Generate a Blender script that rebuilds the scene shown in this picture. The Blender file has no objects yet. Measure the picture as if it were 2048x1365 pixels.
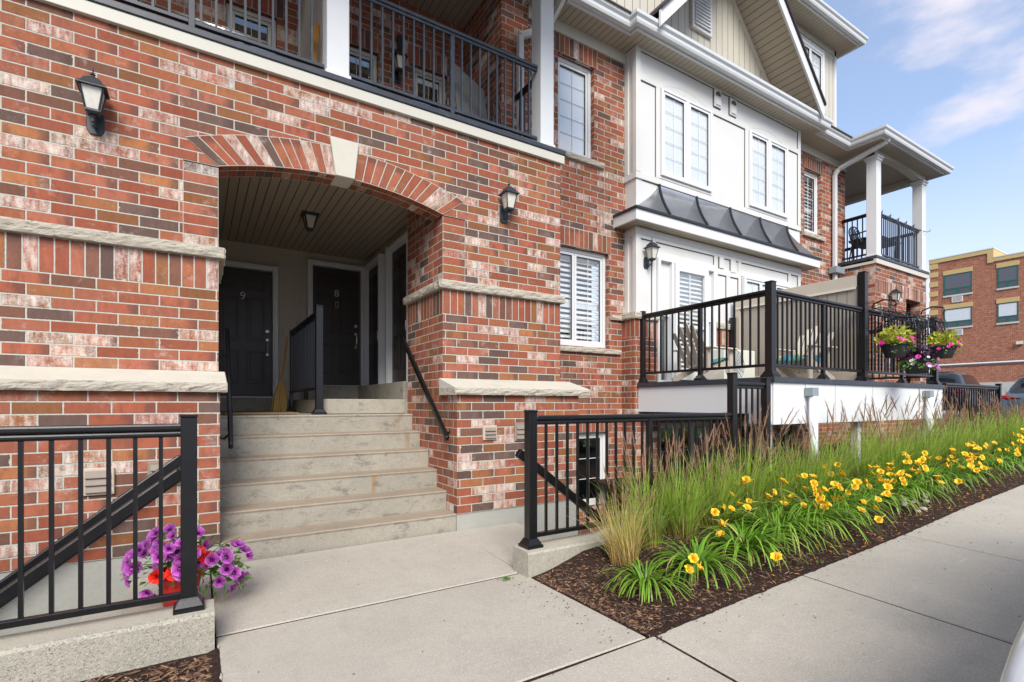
import bpy, math, random
from mathutils import Vector, Matrix, noise
R = math.radians
random.seed(7)
S = bpy.context.scene
COL = S.collection

# ------------------------------------------------------------------ camera
F_PX, HZ = 1010.0, 808.0
YAW = math.atan(628 / 1010)
SY, CY = math.sin(YAW), math.cos(YAW)
CAM_H = 1.28
cam = bpy.data.cameras.new('camera')
cam.sensor_width = 36
cam.lens = 36 * F_PX / 2048
cam.shift_y = (HZ - 682.5) / 2048
cam.clip_start, cam.clip_end = 0.05, 2000
co = bpy.data.objects.new('camera', cam)
COL.objects.link(co)
co.location = (0, 0, CAM_H)
co.rotation_euler = (R(90), 0, -YAW)
S.camera = co


def ray(u, v):
    r = (u - 1024) / F_PX
    return SY + CY * r, CY - SY * r, (HZ - v) / F_PX


def at_y(u, v, Y):
    x, y, z = ray(u, v)
    k = Y / y
    return Vector((k * x, Y, CAM_H + k * z))


def at_z(u, v, Z):
    x, y, z = ray(u, v)
    k = (Z - CAM_H) / z
    return Vector((k * x, k * y, Z))


# ------------------------------------------------------------------ object helpers
OFF = {}


def tag(o, label=None, cat=None, group=None, kind=None):
    if label: o['label'] = label
    if cat: o['category'] = cat
    if group: o['group'] = group
    if kind: o['kind'] = kind
    return o


def thing(name, loc, label, cat, group=None):
    o = bpy.data.objects.new(name, None)
    o.empty_display_size = 0.1
    COL.objects.link(o)
    o.location = loc
    OFF[o] = Vector(loc)
    return tag(o, label, cat, group)


def kids(o):
    return [c for c in COL.objects if c.parent == o]


def copy_tree(o, parent=None):
    c = o.copy()
    COL.objects.link(c)
    if parent: c.parent = parent
    for k in kids(o):
        copy_tree(k, c)
    return c


class MB:
    def __init__(s):
        s.v, s.f, s.u, s.m = [], [], [], []

    def add(s, pts):
        i = len(s.v)
        s.v += [tuple(p) for p in pts]
        return i

    def face(s, idx, uv=None, m=0):
        s.f.append(tuple(idx)); s.u.append(uv); s.m.append(m)

    def poly(s, pts, uv=None, m=0):
        i = s.add(pts)
        s.face(range(i, i + len(pts)), uv, m)

    def box(s, x0, x1, y0, y1, z0, z1, uvf=None, m=0, skip=''):
        P = [(x0, y0, z0), (x1, y0, z0), (x1, y1, z0), (x0, y1, z0),
             (x0, y0, z1), (x1, y0, z1), (x1, y1, z1), (x0, y1, z1)]
        i = s.add(P)
        for k, q in (('f', (0, 1, 5, 4)), ('r', (1, 2, 6, 5)), ('b', (2, 3, 7, 6)), ('l', (3, 0, 4, 7)), ('t', (4, 5, 6, 7)), ('d', (3, 2, 1, 0))):
            if k in skip: continue
            s.face([i + a for a in q], [uvf(P[a], k) for a in q] if uvf else None, m)

    def bar(s, p0, p1, w, h, up=(0, 0, 1), m=0):
        p0, p1 = Vector(p0), Vector(p1)
        d = (p1 - p0).normalized()
        sd = d.cross(Vector(up))
        if sd.length < 1e-4: sd = d.cross(Vector((0, 1, 0)))
        sd.normalize()
        u2 = sd.cross(d)
        i = s.add([p + sd * a * w / 2 + u2 * b * h / 2 for p in (p0, p1) for a, b in ((-1, -1), (1, -1), (1, 1), (-1, 1))])
        for q in ((0, 1, 5, 4), (1, 2, 6, 5), (2, 3, 7, 6), (3, 0, 4, 7), (3, 2, 1, 0), (4, 5, 6, 7)):
            s.face([i + a for a in q], None, m)

    def tube(s, pts, r, n=8, cap=True, m=0):
        pts = [Vector(p) for p in pts]
        rr = r if isinstance(r, (list, tuple)) else [r] * len(pts)
        d0 = (pts[1] - pts[0]).normalized()
        a = d0.orthogonal().normalized()
        rings = []
        for k, p in enumerate(pts):
            d = (pts[min(k + 1, len(pts) - 1)] - pts[max(k - 1, 0)]).normalized()
            a = (a - d * a.dot(d)).normalized()
            b = d.cross(a)
            rings.append(s.add([p + (a * math.cos(2 * math.pi * j / n) + b * math.sin(2 * math.pi * j / n)) * rr[k] for j in range(n)]))
        for A, B in zip(rings, rings[1:]):
            for j in range(n):
                s.face((A + j, A + (j + 1) % n, B + (j + 1) % n, B + j), None, m)
        if cap:
            s.face([rings[0] + j for j in reversed(range(n))], None, m)
            s.face([rings[-1] + j for j in range(n)], None, m)

    def lathe(s, prof, c, n=16, rot=0.0, sq=None, m=0, cap=True):
        c = Vector(c)
        rings = []
        for r, z in prof:
            rings.append(s.add([c + Vector((r * math.cos(rot + 2 * math.pi * j / n), r * math.sin(rot + 2 * math.pi * j / n), z)) for j in range(n)]))
        for A, B in zip(rings, rings[1:]):
            for j in range(n):
                s.face((A + j, A + (j + 1) % n, B + (j + 1) % n, B + j), None, m)
        if cap:
            s.face([rings[0] + j for j in reversed(range(n))], None, m)
            s.face([rings[-1] + j for j in range(n)], None, m)

    def prism(s, poly, a0, a1, axis='y', m=0, uvs=None):
        def P(p, a):
            return (p[0], a, p[1]) if axis == 'y' else ((a, p[0], p[1]) if axis == 'x' else (p[0], p[1], a))
        n = len(poly)
        i = s.add([P(p, a0) for p in poly] + [P(p, a1) for p in poly])
        s.face([i + k for k in range(n)], [(p[0] * uvs, p[1] * uvs) for p in poly] if uvs else None, m)
        s.face([i + n + k for k in reversed(range(n))], [(p[0] * uvs, p[1] * uvs) for p in reversed(poly)] if uvs else None, m)
        for k in range(n):
            j = (k + 1) % n
            s.face((i + j, i + k, i + n + k, i + n + j), None, m)

    def sweep(s, path, prof, m=0, close=False):
        n = len(path)
        rings = []
        for k, p in enumerate(path):
            p = Vector(p)
            def nrm(a, b):
                d = (Vector(b) - Vector(a)).normalized()
                return Vector((d.y, -d.x))
            if k == 0: o = nrm(path[0], path[1])
            elif k == n - 1: o = nrm(path[-2], path[-1])
            else:
                a, b = nrm(path[k - 1], path[k]), nrm(path[k], path[k + 1])
                o = (a + b) / (1 + a.dot(b))
            rings.append(s.add([(p.x + o.x * q[0], p.y + o.y * q[0], q[1]) for q in prof]))
        L = len(prof)
        for A, B in zip(rings, rings[1:]):
            for j in range(L - (0 if close else 1)):
                s.face((A + j, A + (j + 1) % L, B + (j + 1) % L, B + j), None, m)
        s.face([rings[0] + j for j in range(L)], None, m)
        s.face([rings[-1] + j for j in reversed(range(L))], None, m)

    def build(s, name, mat, parent=None, smooth=False, bevel=0, seg=1, mods=()):
        off = OFF.get(parent, Vector((0, 0, 0)))
        me = bpy.data.meshes.new(name)
        me.from_pydata([tuple(Vector(v) - off) for v in s.v], [], s.f)
        if any(u is not None for u in s.u):
            uv = me.uv_layers.new(name='uv')
            k = 0
            for f, u in zip(s.f, s.u):
                for j in range(len(f)):
                    if u: uv.data[k].uv = u[j]
                    k += 1
        for mm in (mat if isinstance(mat, (list, tuple)) else [mat]):
            me.materials.append(mm)
        if any(s.m): me.polygons.foreach_set('material_index', s.m)
        if smooth: me.polygons.foreach_set('use_smooth', [True] * len(s.f))
        me.update()
        o = bpy.data.objects.new(name, me)
        COL.objects.link(o)
        OFF[o] = off
        if parent: o.parent = parent
        if bevel:
            b = o.modifiers.new('bevel', 'BEVEL'); b.width = bevel; b.segments = seg; b.limit_method = 'ANGLE'; b.angle_limit = R(40)
        if smooth and smooth != True:
            pass
        return o


def struct(o):
    o['kind'] = 'structure'
    return o


# ------------------------------------------------------------------ materials
class NT:
    def __init__(s, name):
        s.mat = bpy.data.materials.new(name)
        s.mat.use_nodes = True
        s.t = s.mat.node_tree
        s.t.nodes.clear()
        s.out = s.n('ShaderNodeOutputMaterial')
        s.b = s.n('ShaderNodeBsdfPrincipled')
        s.l(s.b.outputs[0], s.out.inputs[0])

    def n(s, typ, **kw):
        nd = s.t.nodes.new(typ)
        for k, v in kw.items(): setattr(nd, k, v)
        return nd

    def l(s, a, b):
        s.t.links.new(a, b)

    def put(s, sock, v):
        if hasattr(v, 'is_output'): s.l(v, sock)
        else: sock.default_value = v

    def m(s, op, a, b=0.0, c=None, clamp=False):
        nd = s.n('ShaderNodeMath', operation=op, use_clamp=clamp)
        s.put(nd.inputs[0], a); s.put(nd.inputs[1], b)
        if c is not None: s.put(nd.inputs[2], c)
        return nd.outputs[0]

    def noise(s, vec, scale, detail=3.0, rough=0.55, out=0):
        nd = s.n('ShaderNodeTexNoise')
        s.l(vec, nd.inputs['Vector'])
        nd.inputs['Scale'].default_value = scale
        nd.inputs['Detail'].default_value = detail
        nd.inputs['Roughness'].default_value = rough
        return nd.outputs[out]

    def smooth(s, v, a, b, lo=0.0, hi=1.0):
        nd = s.n('ShaderNodeMapRange', interpolation_type='SMOOTHSTEP')
        s.put(nd.inputs[0], v)
        nd.inputs[1].default_value, nd.inputs[2].default_value = a, b
        nd.inputs[3].default_value, nd.inputs[4].default_value = lo, hi
        return nd.outputs[0]

    def mix(s, f, a, b, mode='MIX'):
        nd = s.n('ShaderNodeMix', data_type='RGBA', blend_type=mode)
        s.put(nd.inputs[0], f)
        for k, v in ((6, a), (7, b)):
            s.put(nd.inputs[k], v if hasattr(v, 'is_output') else (v[0], v[1], v[2], 1))
        return nd.outputs[2]

    def ramp(s, f, stops, const=False):
        nd = s.n('ShaderNodeValToRGB')
        r = nd.color_ramp
        r.interpolation = 'CONSTANT' if const else 'LINEAR'
        while len(r.elements) < len(stops): r.elements.new(0.5)
        for e, (p, c) in zip(r.elements, stops):
            e.position = p
            e.color = (c[0], c[1], c[2], 1)
        s.put(nd.inputs[0], f)
        return nd.outputs[0]

    def pos(s):
        return s.n('ShaderNodeNewGeometry').outputs['Position']

    def uv(s):
        return s.n('ShaderNodeUVMap', uv_map='uv').outputs[0]

    def scale(s, vec, k):
        nd = s.n('ShaderNodeVectorMath', operation='MULTIPLY')
        s.l(vec, nd.inputs[0]); nd.inputs[1].default_value = k
        return nd.outputs[0]

    def bump(s, h, dist=0.01, strength=1.0):
        nd = s.n('ShaderNodeBump')
        nd.inputs['Strength'].default_value = strength
        nd.inputs['Distance'].default_value = dist
        s.l(h, nd.inputs['Height'])
        s.l(nd.outputs[0], s.b.inputs['Normal'])

    def base(s, c, rough=0.6, metal=0.0, spec=0.5):
        s.put(s.b.inputs['Base Color'], c if hasattr(c, 'is_output') else (c[0], c[1], c[2], 1))
        s.put(s.b.inputs['Roughness'], rough)
        s.b.inputs['Metallic'].default_value = metal
        s.b.inputs['Specular IOR Level'].default_value = spec
        return s.mat


def plain(name, c, rough=0.5, metal=0.0, var=0.08, sc=6.0, bump=0.0, bsc=80.0, spec=0.5, dirt=None):
    t = NT(name)
    p = t.pos()
    f = t.noise(p, sc, 4)
    col = t.mix(f, [x * (1 - var) for x in c], [min(1, x * (1 + var)) for x in c])
    if dirt:
        g = t.smooth(t.noise(p, dirt[1], 5, 0.65), 0.52, 0.72)
        col = t.mix(t.m('MULTIPLY', g, dirt[2]), col, dirt[0])
    if bump:
        t.bump(t.noise(p, bsc, 3), bump)
    return t.base(col, rough, metal, spec)


def brick(name, pal, bl, bc, mortar, white=0.20, jag=0.0035, bump=0.007, half=0.0052, headj=0.12):
    t = NT(name)
    p = t.pos()
    uv = t.n('ShaderNodeSeparateXYZ'); t.l(t.uv(), uv.inputs[0])
    u, v = uv.outputs[0], uv.outputs[1]
    row = t.m('FLOOR', v)
    par = t.m('MULTIPLY', t.m('FLOORED_MODULO', row, 2.0), 0.5)
    uu = t.m('ADD', u, par)
    colm = t.m('FLOOR', uu)
    fu, fv = t.m('FRACT', uu), t.m('FRACT', v)
    idv = t.n('ShaderNodeCombineXYZ')
    t.l(t.m('ADD', colm, 0.37), idv.inputs[0]); t.l(t.m('ADD', row, 0.71), idv.inputs[1])
    wn = t.n('ShaderNodeTexWhiteNoise', noise_dimensions='3D')
    t.l(idv.outputs[0], wn.inputs['Vector'])
    rs = t.n('ShaderNodeSeparateColor'); t.l(wn.outputs['Color'], rs.inputs[0])
    r1, r2, r3 = wn.outputs['Value'], rs.outputs[1], rs.outputs[2]
    du = t.m('MULTIPLY', t.m('MINIMUM', fu, t.m('SUBTRACT', 1.0, fu)), bl)
    smear = t.m('MULTIPLY', t.m('MINIMUM', t.m('SUBTRACT', t.noise(p, 24, 4, 0.65), t.m('ADD', 0.34, t.m('MULTIPLY', t.m('POWER', r3, 2.0), 0.12))), 0.0), headj)
    du = t.m('ADD', du, smear)
    dv = t.m('MULTIPLY', t.m('MINIMUM', fv, t.m('SUBTRACT', 1.0, fv)), bc)
    d = t.m('MINIMUM', du, dv)
    # ragged arris: strong only on some bricks
    nz = t.noise(p, 38, 4, 0.6)
    rag = t.m('MULTIPLY', t.m('SUBTRACT', nz, 0.5), t.m('ADD', jag, t.m('MULTIPLY', t.m('POWER', r3, 4.0), jag * 4.5)))
    mask = t.smooth(t.m('ADD', d, rag), half - 0.0012, half + 0.0014)
    bcol = t.ramp(r1, pal, True)
    val = t.m('ADD', 0.78, t.m('MULTIPLY', r2, 0.38))
    st = t.noise(t.scale(p, (1.0, 1.0, 0.28)), 34, 4, 0.6)
    gr = t.noise(p, 95, 4, 0.75)
    fac = t.m('MULTIPLY', val, t.m('ADD', 0.50, t.m('ADD', t.m('MULTIPLY', st, 0.50), t.m('MULTIPLY', gr, 0.46))))
    fc = t.n('ShaderNodeCombineColor')
    for k in range(3): t.l(fac, fc.inputs[k])
    bcol = t.mix(1.0, bcol, fc.outputs[0], 'MULTIPLY')
    # dark fired ends
    en = t.smooth(t.m('ADD', fu, t.m('MULTIPLY', st, 0.25)), 0.78, 1.02)
    bcol = t.mix(t.m('MULTIPLY', en, t.smooth(r2, 0.55, 0.7, 0, 0.6)), bcol, (0.085, 0.05, 0.045))
    mot = t.m('MULTIPLY', t.smooth(t.noise(t.scale(p, (1.0, 1.0, 0.6)), 11, 5, 0.65), 0.46, 0.68), t.smooth(r2, 0.25, 0.9, 0.10, 0.5))
    bcol = t.mix(mot, bcol, (0.095, 0.052, 0.040))
    # lime bloom on some bricks
    wsel = t.m('MULTIPLY', t.smooth(r3, 1 - white, 1 - white + 0.03), t.m('SUBTRACT', 1.0, t.m('MULTIPLY', t.m('GREATER_THAN', r1, 0.75), t.m('LESS_THAN', r1, 0.93))))
    wv = t.m('ADD', t.m('MULTIPLY', t.noise(t.scale(p, (2.6, 2.6, 0.5)), 13, 4, 0.6), 0.6), t.m('MULTIPLY', t.noise(p, 7, 4, 0.6), 0.55))
    wpat = t.smooth(t.m('ADD', wv, t.m('MULTIPLY', t.m('SUBTRACT', gr, 0.5), 0.45)), 0.40, 0.80)
    soft = t.m('MULTIPLY', t.smooth(t.noise(p, 5, 6, 0.75), 0.55, 0.75), 0.34)
    wf = t.m('MAXIMUM', t.m('MULTIPLY', t.m('MULTIPLY', wsel, wpat), 0.86), t.m('MULTIPLY', soft, 1.0 if white > 0.05 else 0.0))
    bcol = t.mix(wf, bcol, (0.74, 0.68, 0.60))
    mcol = t.mix(t.noise(p, 60, 3), [x * 0.8 for x in mortar], mortar)
    t.bump(t.m('ADD', t.m('MULTIPLY', mask, 1.0), t.m('MULTIPLY', t.m('MULTIPLY', gr, mask), 0.35)), bump)
    return t.base(t.mix(mask, mcol, bcol), 0.85, 0, 0.25)


BL, BC = 0.2667, 0.0875
PAL = [(0.0, (0.335, 0.103, 0.057)), (0.22, (0.36, 0.122, 0.072)), (0.40, (0.31, 0.088, 0.048)), (0.55, (0.335, 0.113, 0.056)),
       (0.69, (0.265, 0.108, 0.045)), (0.76, (0.200, 0.090, 0.060)), (0.83, (0.135, 0.083, 0.067)), (0.93, (0.355, 0.138, 0.058))]
FPAL = [(0.0, (0.40, 0.142, 0.075)), (0.3, (0.44, 0.17, 0.092)), (0.6, (0.36, 0.118, 0.062)), (0.85, (0.46, 0.195, 0.11))]
M_BRICK = brick('brick_red_mixed', PAL, BL, BC, (0.52, 0.495, 0.42), half=0.0054)
M_FBRICK = brick('brick_orange', FPAL, 0.21, 0.075, (0.55, 0.44, 0.36), white=0.0)


def stripes(name, c, groove, w=0.05, var=0.05, depth=0.01, rough=0.5):
    t = NT(name)
    sx = t.n('ShaderNodeSeparateXYZ'); t.l(t.uv(), sx.inputs[0])
    f = t.m('FRACT', sx.outputs[0])
    m = t.smooth(t.m('MINIMUM', f, t.m('SUBTRACT', 1.0, f)), w * 0.45, w * 0.75)
    p = t.pos()
    col = t.mix(t.noise(p, 5, 4), [x * (1 - var) for x in c], [x * (1 + var) for x in c])
    t.bump(m, depth)
    return t.base(t.mix(m, groove, col), rough)


def concrete(name, c, stain=0.35, speck=0.25, rough=0.85, bump=0.002, rust=0.0, agg=0.0, blotch=0.0, scuff=0.0):
    t = NT(name)
    p = t.pos()
    big = t.noise(p, 1.7, 6, 0.62)
    mid = t.noise(p, 9, 6, 0.7)
    fine = t.noise(p, 150, 3, 0.65)
    col = t.mix(big, [x * (1 - stain * 0.6) for x in c], [min(1, x * (1 + stain * 0.35)) for x in c])
    col = t.mix(t.smooth(mid, 0.45, 0.78, 0, stain), col, [x * 0.62 for x in c])
    col = t.mix(t.smooth(t.noise(p, 32, 5, 0.75), 0.42, 0.72, 0, stain * 0.8), col, [x * 0.72 for x in c])
    col = t.mix(t.smooth(fine, 0.50, 0.74, 0, speck), col, [x * 0.40 for x in c])
    col = t.mix(t.smooth(t.noise(p, 105, 3, 0.65), 0.54, 0.72, 0, speck), col, [min(1, x * 1.5) for x in c])
    if scuff:
        mpn = t.n('ShaderNodeMapping'); t.l(p, mpn.inputs[0]); mpn.inputs['Rotation'].default_value = (0, 0, 0.35); mpn.inputs['Scale'].default_value = (0.9, 9.0, 1)
        col = t.mix(t.smooth(t.noise(mpn.outputs[0], 2.2, 5, 0.6), 0.66, 0.76, 0, scuff), col, (0.72, 0.69, 0.62))
    if rust:
        g = t.smooth(t.noise(t.scale(p, (1.0, 1.0, 0.10)), 3.6, 4, 0.6), 0.63, 0.70)
        col = t.mix(t.m('MULTIPLY', g, rust), col, (0.30, 0.17, 0.07))
    if blotch:
        g = t.smooth(t.noise(t.scale(p, (1, 1, 2.2)), 4.5, 9, 0.8), 0.53, 0.64)
        col = t.mix(t.m('MULTIPLY', g, blotch), col, (0.13, 0.11, 0.09))
    if agg:
        vo = t.n('ShaderNodeTexVoronoi'); t.l(p, vo.inputs[0]); vo.inputs['Scale'].default_value = 130
        vc = t.n('ShaderNodeSeparateColor'); t.l(vo.outputs['Color'], vc.inputs[0])
        col = t.mix(t.smooth(vc.outputs[0], 0.80, 0.85, 0, agg), col, (0.16, 0.16, 0.165))
        col = t.mix(t.smooth(vc.outputs[1], 0.85, 0.9, 0, agg), col, (0.62, 0.58, 0.5))
        pit = t.smooth(t.noise(t.scale(p, (1, 1, 1.6)), 60, 5, 0.7), 0.26, 0.40)
        col = t.mix(pit, [x * 0.45 for x in c], col)
        t.bump(t.m('ADD', t.m('MULTIPLY', pit, 1.0), t.m('MULTIPLY', fine, 0.6)), 0.008)
    else:
        t.bump(t.m('ADD', fine, t.m('MULTIPLY', mid, 2.0)), bump)
    return t.base(col, rough, 0, 0.3)


M_WALK = concrete('concrete_sidewalk', (0.47, 0.43, 0.36), stain=0.32, speck=0.66, scuff=0.3)
M_TREAD = concrete('concrete_tread', (0.36, 0.295, 0.22), stain=0.5, speck=0.55)
M_STEP = concrete('concrete_step', (0.38, 0.35, 0.285), stain=0.6, speck=0.55, rust=0.6, blotch=0.6)
M_CURB = concrete('concrete_cast', (0.43, 0.40, 0.32), stain=0.4, speck=0.6, agg=0.34)
M_CURBTOP = concrete('concrete_cast_top', (0.47, 0.435, 0.35), stain=0.3, speck=0.5)
M_FOUND = concrete('concrete_parge', (0.40, 0.40, 0.355), stain=0.3, speck=0.12)
M_ASPHALT = concrete('asphalt', (0.06, 0.06, 0.062), stain=0.3, speck=0.5)


def stone(name, c):
    t = NT(name)
    p = t.pos()
    n1 = t.noise(t.scale(p, (1, 1, 2.0)), 14, 6, 0.7)
    n2 = t.noise(p, 120, 3)
    col = t.mix(n1, [x * 0.82 for x in c], c)
    col = t.mix(t.smooth(n2, 0.5, 0.8, 0, 0.4), col, [x * 0.6 for x in c])
    cr = t.smooth(t.noise(t.scale(p, (1, 1, 3.0)), 16, 6, 0.75), 0.30, 0.40)
    col = t.mix(cr, [x * 0.6 for x in c], col)
    t.bump(t.m('ADD', t.m('MULTIPLY', n1, 2.0), t.m('MULTIPLY', cr, 0.5)), 0.012)
    return t.base(col, 0.85, 0, 0.25)


M_STONE = stone('limestone_rockface', (0.53, 0.48, 0.39))
M_STONETOP = plain('limestone_sawn', (0.56, 0.53, 0.44), 0.8, var=0.12, sc=9, bump=0.001, bsc=150, dirt=((0.42, 0.40, 0.30), 3.0, 0.35))
M_KEY = plain('limestone_key', (0.56, 0.53, 0.45), 0.8, var=0.08, sc=20, bump=0.001)
M_WHITE = plain('white_paint', (0.68, 0.695, 0.695), 0.45, var=0.04, sc=3, dirt=((0.62, 0.56, 0.45), 1.6, 0.18))
M_CREAM = plain('cream_panel', (0.65, 0.65, 0.625), 0.5, var=0.04, sc=2.5, dirt=((0.62, 0.56, 0.44), 1.3, 0.3))
M_FASCIA = plain('cream_fascia', (0.57, 0.55, 0.47), 0.5, var=0.05, sc=3)
M_GUTTER = plain('gutter_metal', (0.62, 0.64, 0.64), 0.35, var=0.06, sc=4, dirt=((0.45, 0.44, 0.38), 4, 0.25))
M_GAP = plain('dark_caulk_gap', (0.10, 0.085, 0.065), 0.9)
M_BLACK = plain('black_powder_coat', (0.006, 0.006, 0.007), 0.30, var=0.2, sc=20, bump=0.0004, bsc=900, dirt=((0.06, 0.055, 0.05), 12, 0.08))
M_BLUEBLK = plain('slate_powder_coat', (0.035, 0.042, 0.055), 0.38, var=0.15, sc=12, dirt=((0.13, 0.14, 0.15), 9, 0.3))
M_LAMP = plain('lantern_black', (0.022, 0.03, 0.036), 0.42, var=0.3, sc=60, bump=0.0006, bsc=300)
M_ROOFM = plain('awning_metal', (0.46, 0.48, 0.51), 0.18, 0.75, var=0.3, sc=3.5, spec=0.9, dirt=((0.50, 0.51, 0.53), 3, 0.5))
M_RIB = plain('awning_rib', (0.03, 0.032, 0.036), 0.4, 0.3)
M_DOOR = plain('door_dark', (0.052, 0.043, 0.039), 0.42, var=0.15, sc=30, bump=0.0004, bsc=300)
M_TRIM = plain('door_trim', (0.74, 0.76, 0.77), 0.5, var=0.05)
M_TAN = plain('tan_siding', (0.50, 0.455, 0.375), 0.7, var=0.08, sc=8, bump=0.0008, bsc=60)
M_SOFFIT = stripes('soffit_vinyl', (0.43, 0.38, 0.295), (0.06, 0.045, 0.035), 0.055)
M_CEIL = stripes('porch_ceiling', (0.42, 0.35, 0.265), (0.025, 0.02, 0.017), 0.06)
M_SIDING = stripes('board_siding', (0.56, 0.53, 0.435), (0.08, 0.07, 0.06), 0.045)
M_NUM = plain('pale_numeral', (0.62, 0.57, 0.46), 0.5)
M_STEEL = plain('satin_nickel', (0.62, 0.58, 0.50), 0.3, 0.6, var=0.1)
M_GREY = plain('grey_plastic', (0.24, 0.28, 0.30), 0.5, var=0.1)
M_PVC = plain('white_pvc', (0.72, 0.76, 0.78), 0.35, var=0.06)
M_BEIGEP = plain('beige_plastic', (0.52, 0.44, 0.34), 0.6, var=0.1)
M_BROWNP = plain('brown_grille', (0.26, 0.21, 0.165), 0.6, var=0.15, sc=20)
M_TAUPE = plain('taupe_composite', (0.50, 0.44, 0.36), 0.6, var=0.05, sc=4)
M_TAUPEL = plain('taupe_light', (0.66, 0.60, 0.49), 0.6, var=0.06, sc=5)
M_DECK = stripes('deck_boards', (0.30, 0.24, 0.18), (0.04, 0.03, 0.02), 0.05)
M_STRAW = plain('broom_straw', (0.46, 0.30, 0.09), 0.8, var=0.3, sc=60)
M_WOOD = plain('broom_handle', (0.52, 0.26, 0.06), 0.5, var=0.1)
M_MAT = plain('coir_mat', (0.30, 0.20, 0.08), 0.95, var=0.3, sc=80, bump=0.004, bsc=200)
M_REDPOT = plain('red_glazed_pot', (0.62, 0.02, 0.015), 0.3, var=0.08)
M_BPOT = plain('dark_basket', (0.022, 0.022, 0.026), 0.6, var=0.2, sc=30)
M_BLIND = plain('white_blind', (0.80, 0.81, 0.81), 0.7, var=0.02)
M_INSIDE = plain('dark_interior', (0.06, 0.065, 0.06), 0.9)
M_SHINGLE = plain('brown_shingle', (0.17, 0.135, 0.11), 0.9, var=0.45, sc=9, bump=0.004, bsc=30)
M_RAKE = plain('roof_edge', (0.035, 0.025, 0.03), 0.8)
M_GOLD = plain('yellow_stone', (0.55, 0.40, 0.17), 0.85, var=0.1)
M_TEAL = plain('green_window_frame', (0.012, 0.11, 0.085), 0.5)
M_TYRE = plain('tyre_rubber', (0.018, 0.018, 0.018), 0.8)
M_TAIL = plain('tail_lamp_red', (0.45, 0.01, 0.015), 0.12)
M_CHROME = plain('chrome_trim', (0.75, 0.77, 0.8), 0.12, 1.0)
M_BLUEC = plain('blue_canvas', (0.01, 0.06, 0.32), 0.7)
M_TABLE = plain('folding_table_grey', (0.17, 0.165, 0.15), 0.6, var=0.1)


def soil(name):
    t = NT(name)
    p = t.pos()
    n1 = t.noise(p, 55, 5, 0.7)
    n2 = t.noise(p, 3, 4)
    col = t.ramp(n1, [(0.3, (0.016, 0.009, 0.007)), (0.52, (0.058, 0.032, 0.023)), (0.7, (0.14, 0.085, 0.058))])
    col = t.mix(t.m('MULTIPLY', n2, 0.5), col, (0.028, 0.016, 0.013))
    t.bump(n1, 0.03)
    return t.base(col, 0.95, 0, 0.2)


M_SOIL = soil('mulch')


def ramp_mat(name, stops, rough=0.55, trans=0.35, axis=1, spec=0.3):
    """leaf material: colour runs along the blade (uv y), little random shift per blade (uv x)"""
    t = NT(name)
    sx = t.n('ShaderNodeSeparateXYZ'); t.l(t.uv(), sx.inputs[0])
    c = t.ramp(sx.outputs[1], stops)
    w = t.n('ShaderNodeTexWhiteNoise', noise_dimensions='1D'); t.l(t.m('FLOOR', sx.outputs[0]), w.inputs['W'])
    val = t.m('ADD', 0.65, t.m('MULTIPLY', w.outputs['Value'], 0.7))
    cc = t.n('ShaderNodeCombineColor')
    for k in range(3): t.l(val, cc.inputs[k])
    c = t.mix(1.0, c, cc.outputs[0], 'MULTIPLY')
    t.base(c, rough, 0, spec)
    if trans:
        tr = t.n('ShaderNodeBsdfTranslucent'); t.l(c, tr.inputs[0])
        mx = t.n('ShaderNodeMixShader'); mx.inputs[0].default_value = trans
        t.l(t.b.outputs[0], mx.inputs[1]); t.l(tr.outputs[0], mx.inputs[2]); t.l(mx.outputs[0], t.out.inputs[0])
    return t.mat


M_GRASS = ramp_mat('grass_green', [(0, (0.34, 0.24, 0.09)), (0.14, (0.29, 0.29, 0.06)), (0.35, (0.24, 0.38, 0.045)), (0.8, (0.31, 0.45, 0.06)), (1, (0.44, 0.46, 0.14))])
M_GRASSY = ramp_mat('grass_straw', [(0, (0.58, 0.38, 0.16)), (0.3, (0.66, 0.49, 0.20)), (0.7, (0.58, 0.50, 0.17)), (1, (0.60, 0.46, 0.22))])
M_PLUME = ramp_mat('grass_plume', [(0, (0.40, 0.25, 0.14)), (0.5, (0.36, 0.21, 0.14)), (1, (0.44, 0.28, 0.16))], trans=0.2)
M_LILY = ramp_mat('lily_leaf', [(0, (0.15, 0.23, 0.03)), (0.4, (0.155, 0.34, 0.028)), (0.85, (0.24, 0.44, 0.04)), (1, (0.42, 0.40, 0.08))], rough=0.4, spec=0.45)
M_LEAF = ramp_mat('petunia_leaf', [(0, (0.08, 0.19, 0.03)), (1, (0.16, 0.34, 0.05))])
M_LIME = ramp_mat('lime_leaf', [(0, (0.50, 0.52, 0.06)), (0.5, (0.62, 0.60, 0.10)), (1, (0.30, 0.42, 0.04))])
M_DKLEAF = ramp_mat('purple_leaf', [(0, (0.035, 0.012, 0.035)), (1, (0.075, 0.03, 0.07))], trans=0.1)
M_YEL = ramp_mat('lily_petal', [(0, (0.85, 0.36, 0.01)), (0.5, (0.90, 0.58, 0.02)), (1, (0.92, 0.68, 0.05))], trans=0.3)
M_PUR = ramp_mat('petunia_petal', [(0, (0.035, 0.0, 0.05)), (0.18, (0.11, 0.005, 0.15)), (0.34, (0.48, 0.06, 0.42)), (0.8, (0.56, 0.12, 0.53)), (1, (0.66, 0.28, 0.66))], trans=0.3)
M_RED = ramp_mat('red_petal', [(0, (0.25, 0.0, 0.0)), (0.3, (0.78, 0.015, 0.008)), (1, (0.85, 0.03, 0.015))], trans=0.3)
M_PINK = ramp_mat('pink_petal', [(0, (0.5, 0.02, 0.2)), (0.3, (0.80, 0.03, 0.36)), (1, (0.85, 0.06, 0.45))], trans=0.3)
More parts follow.
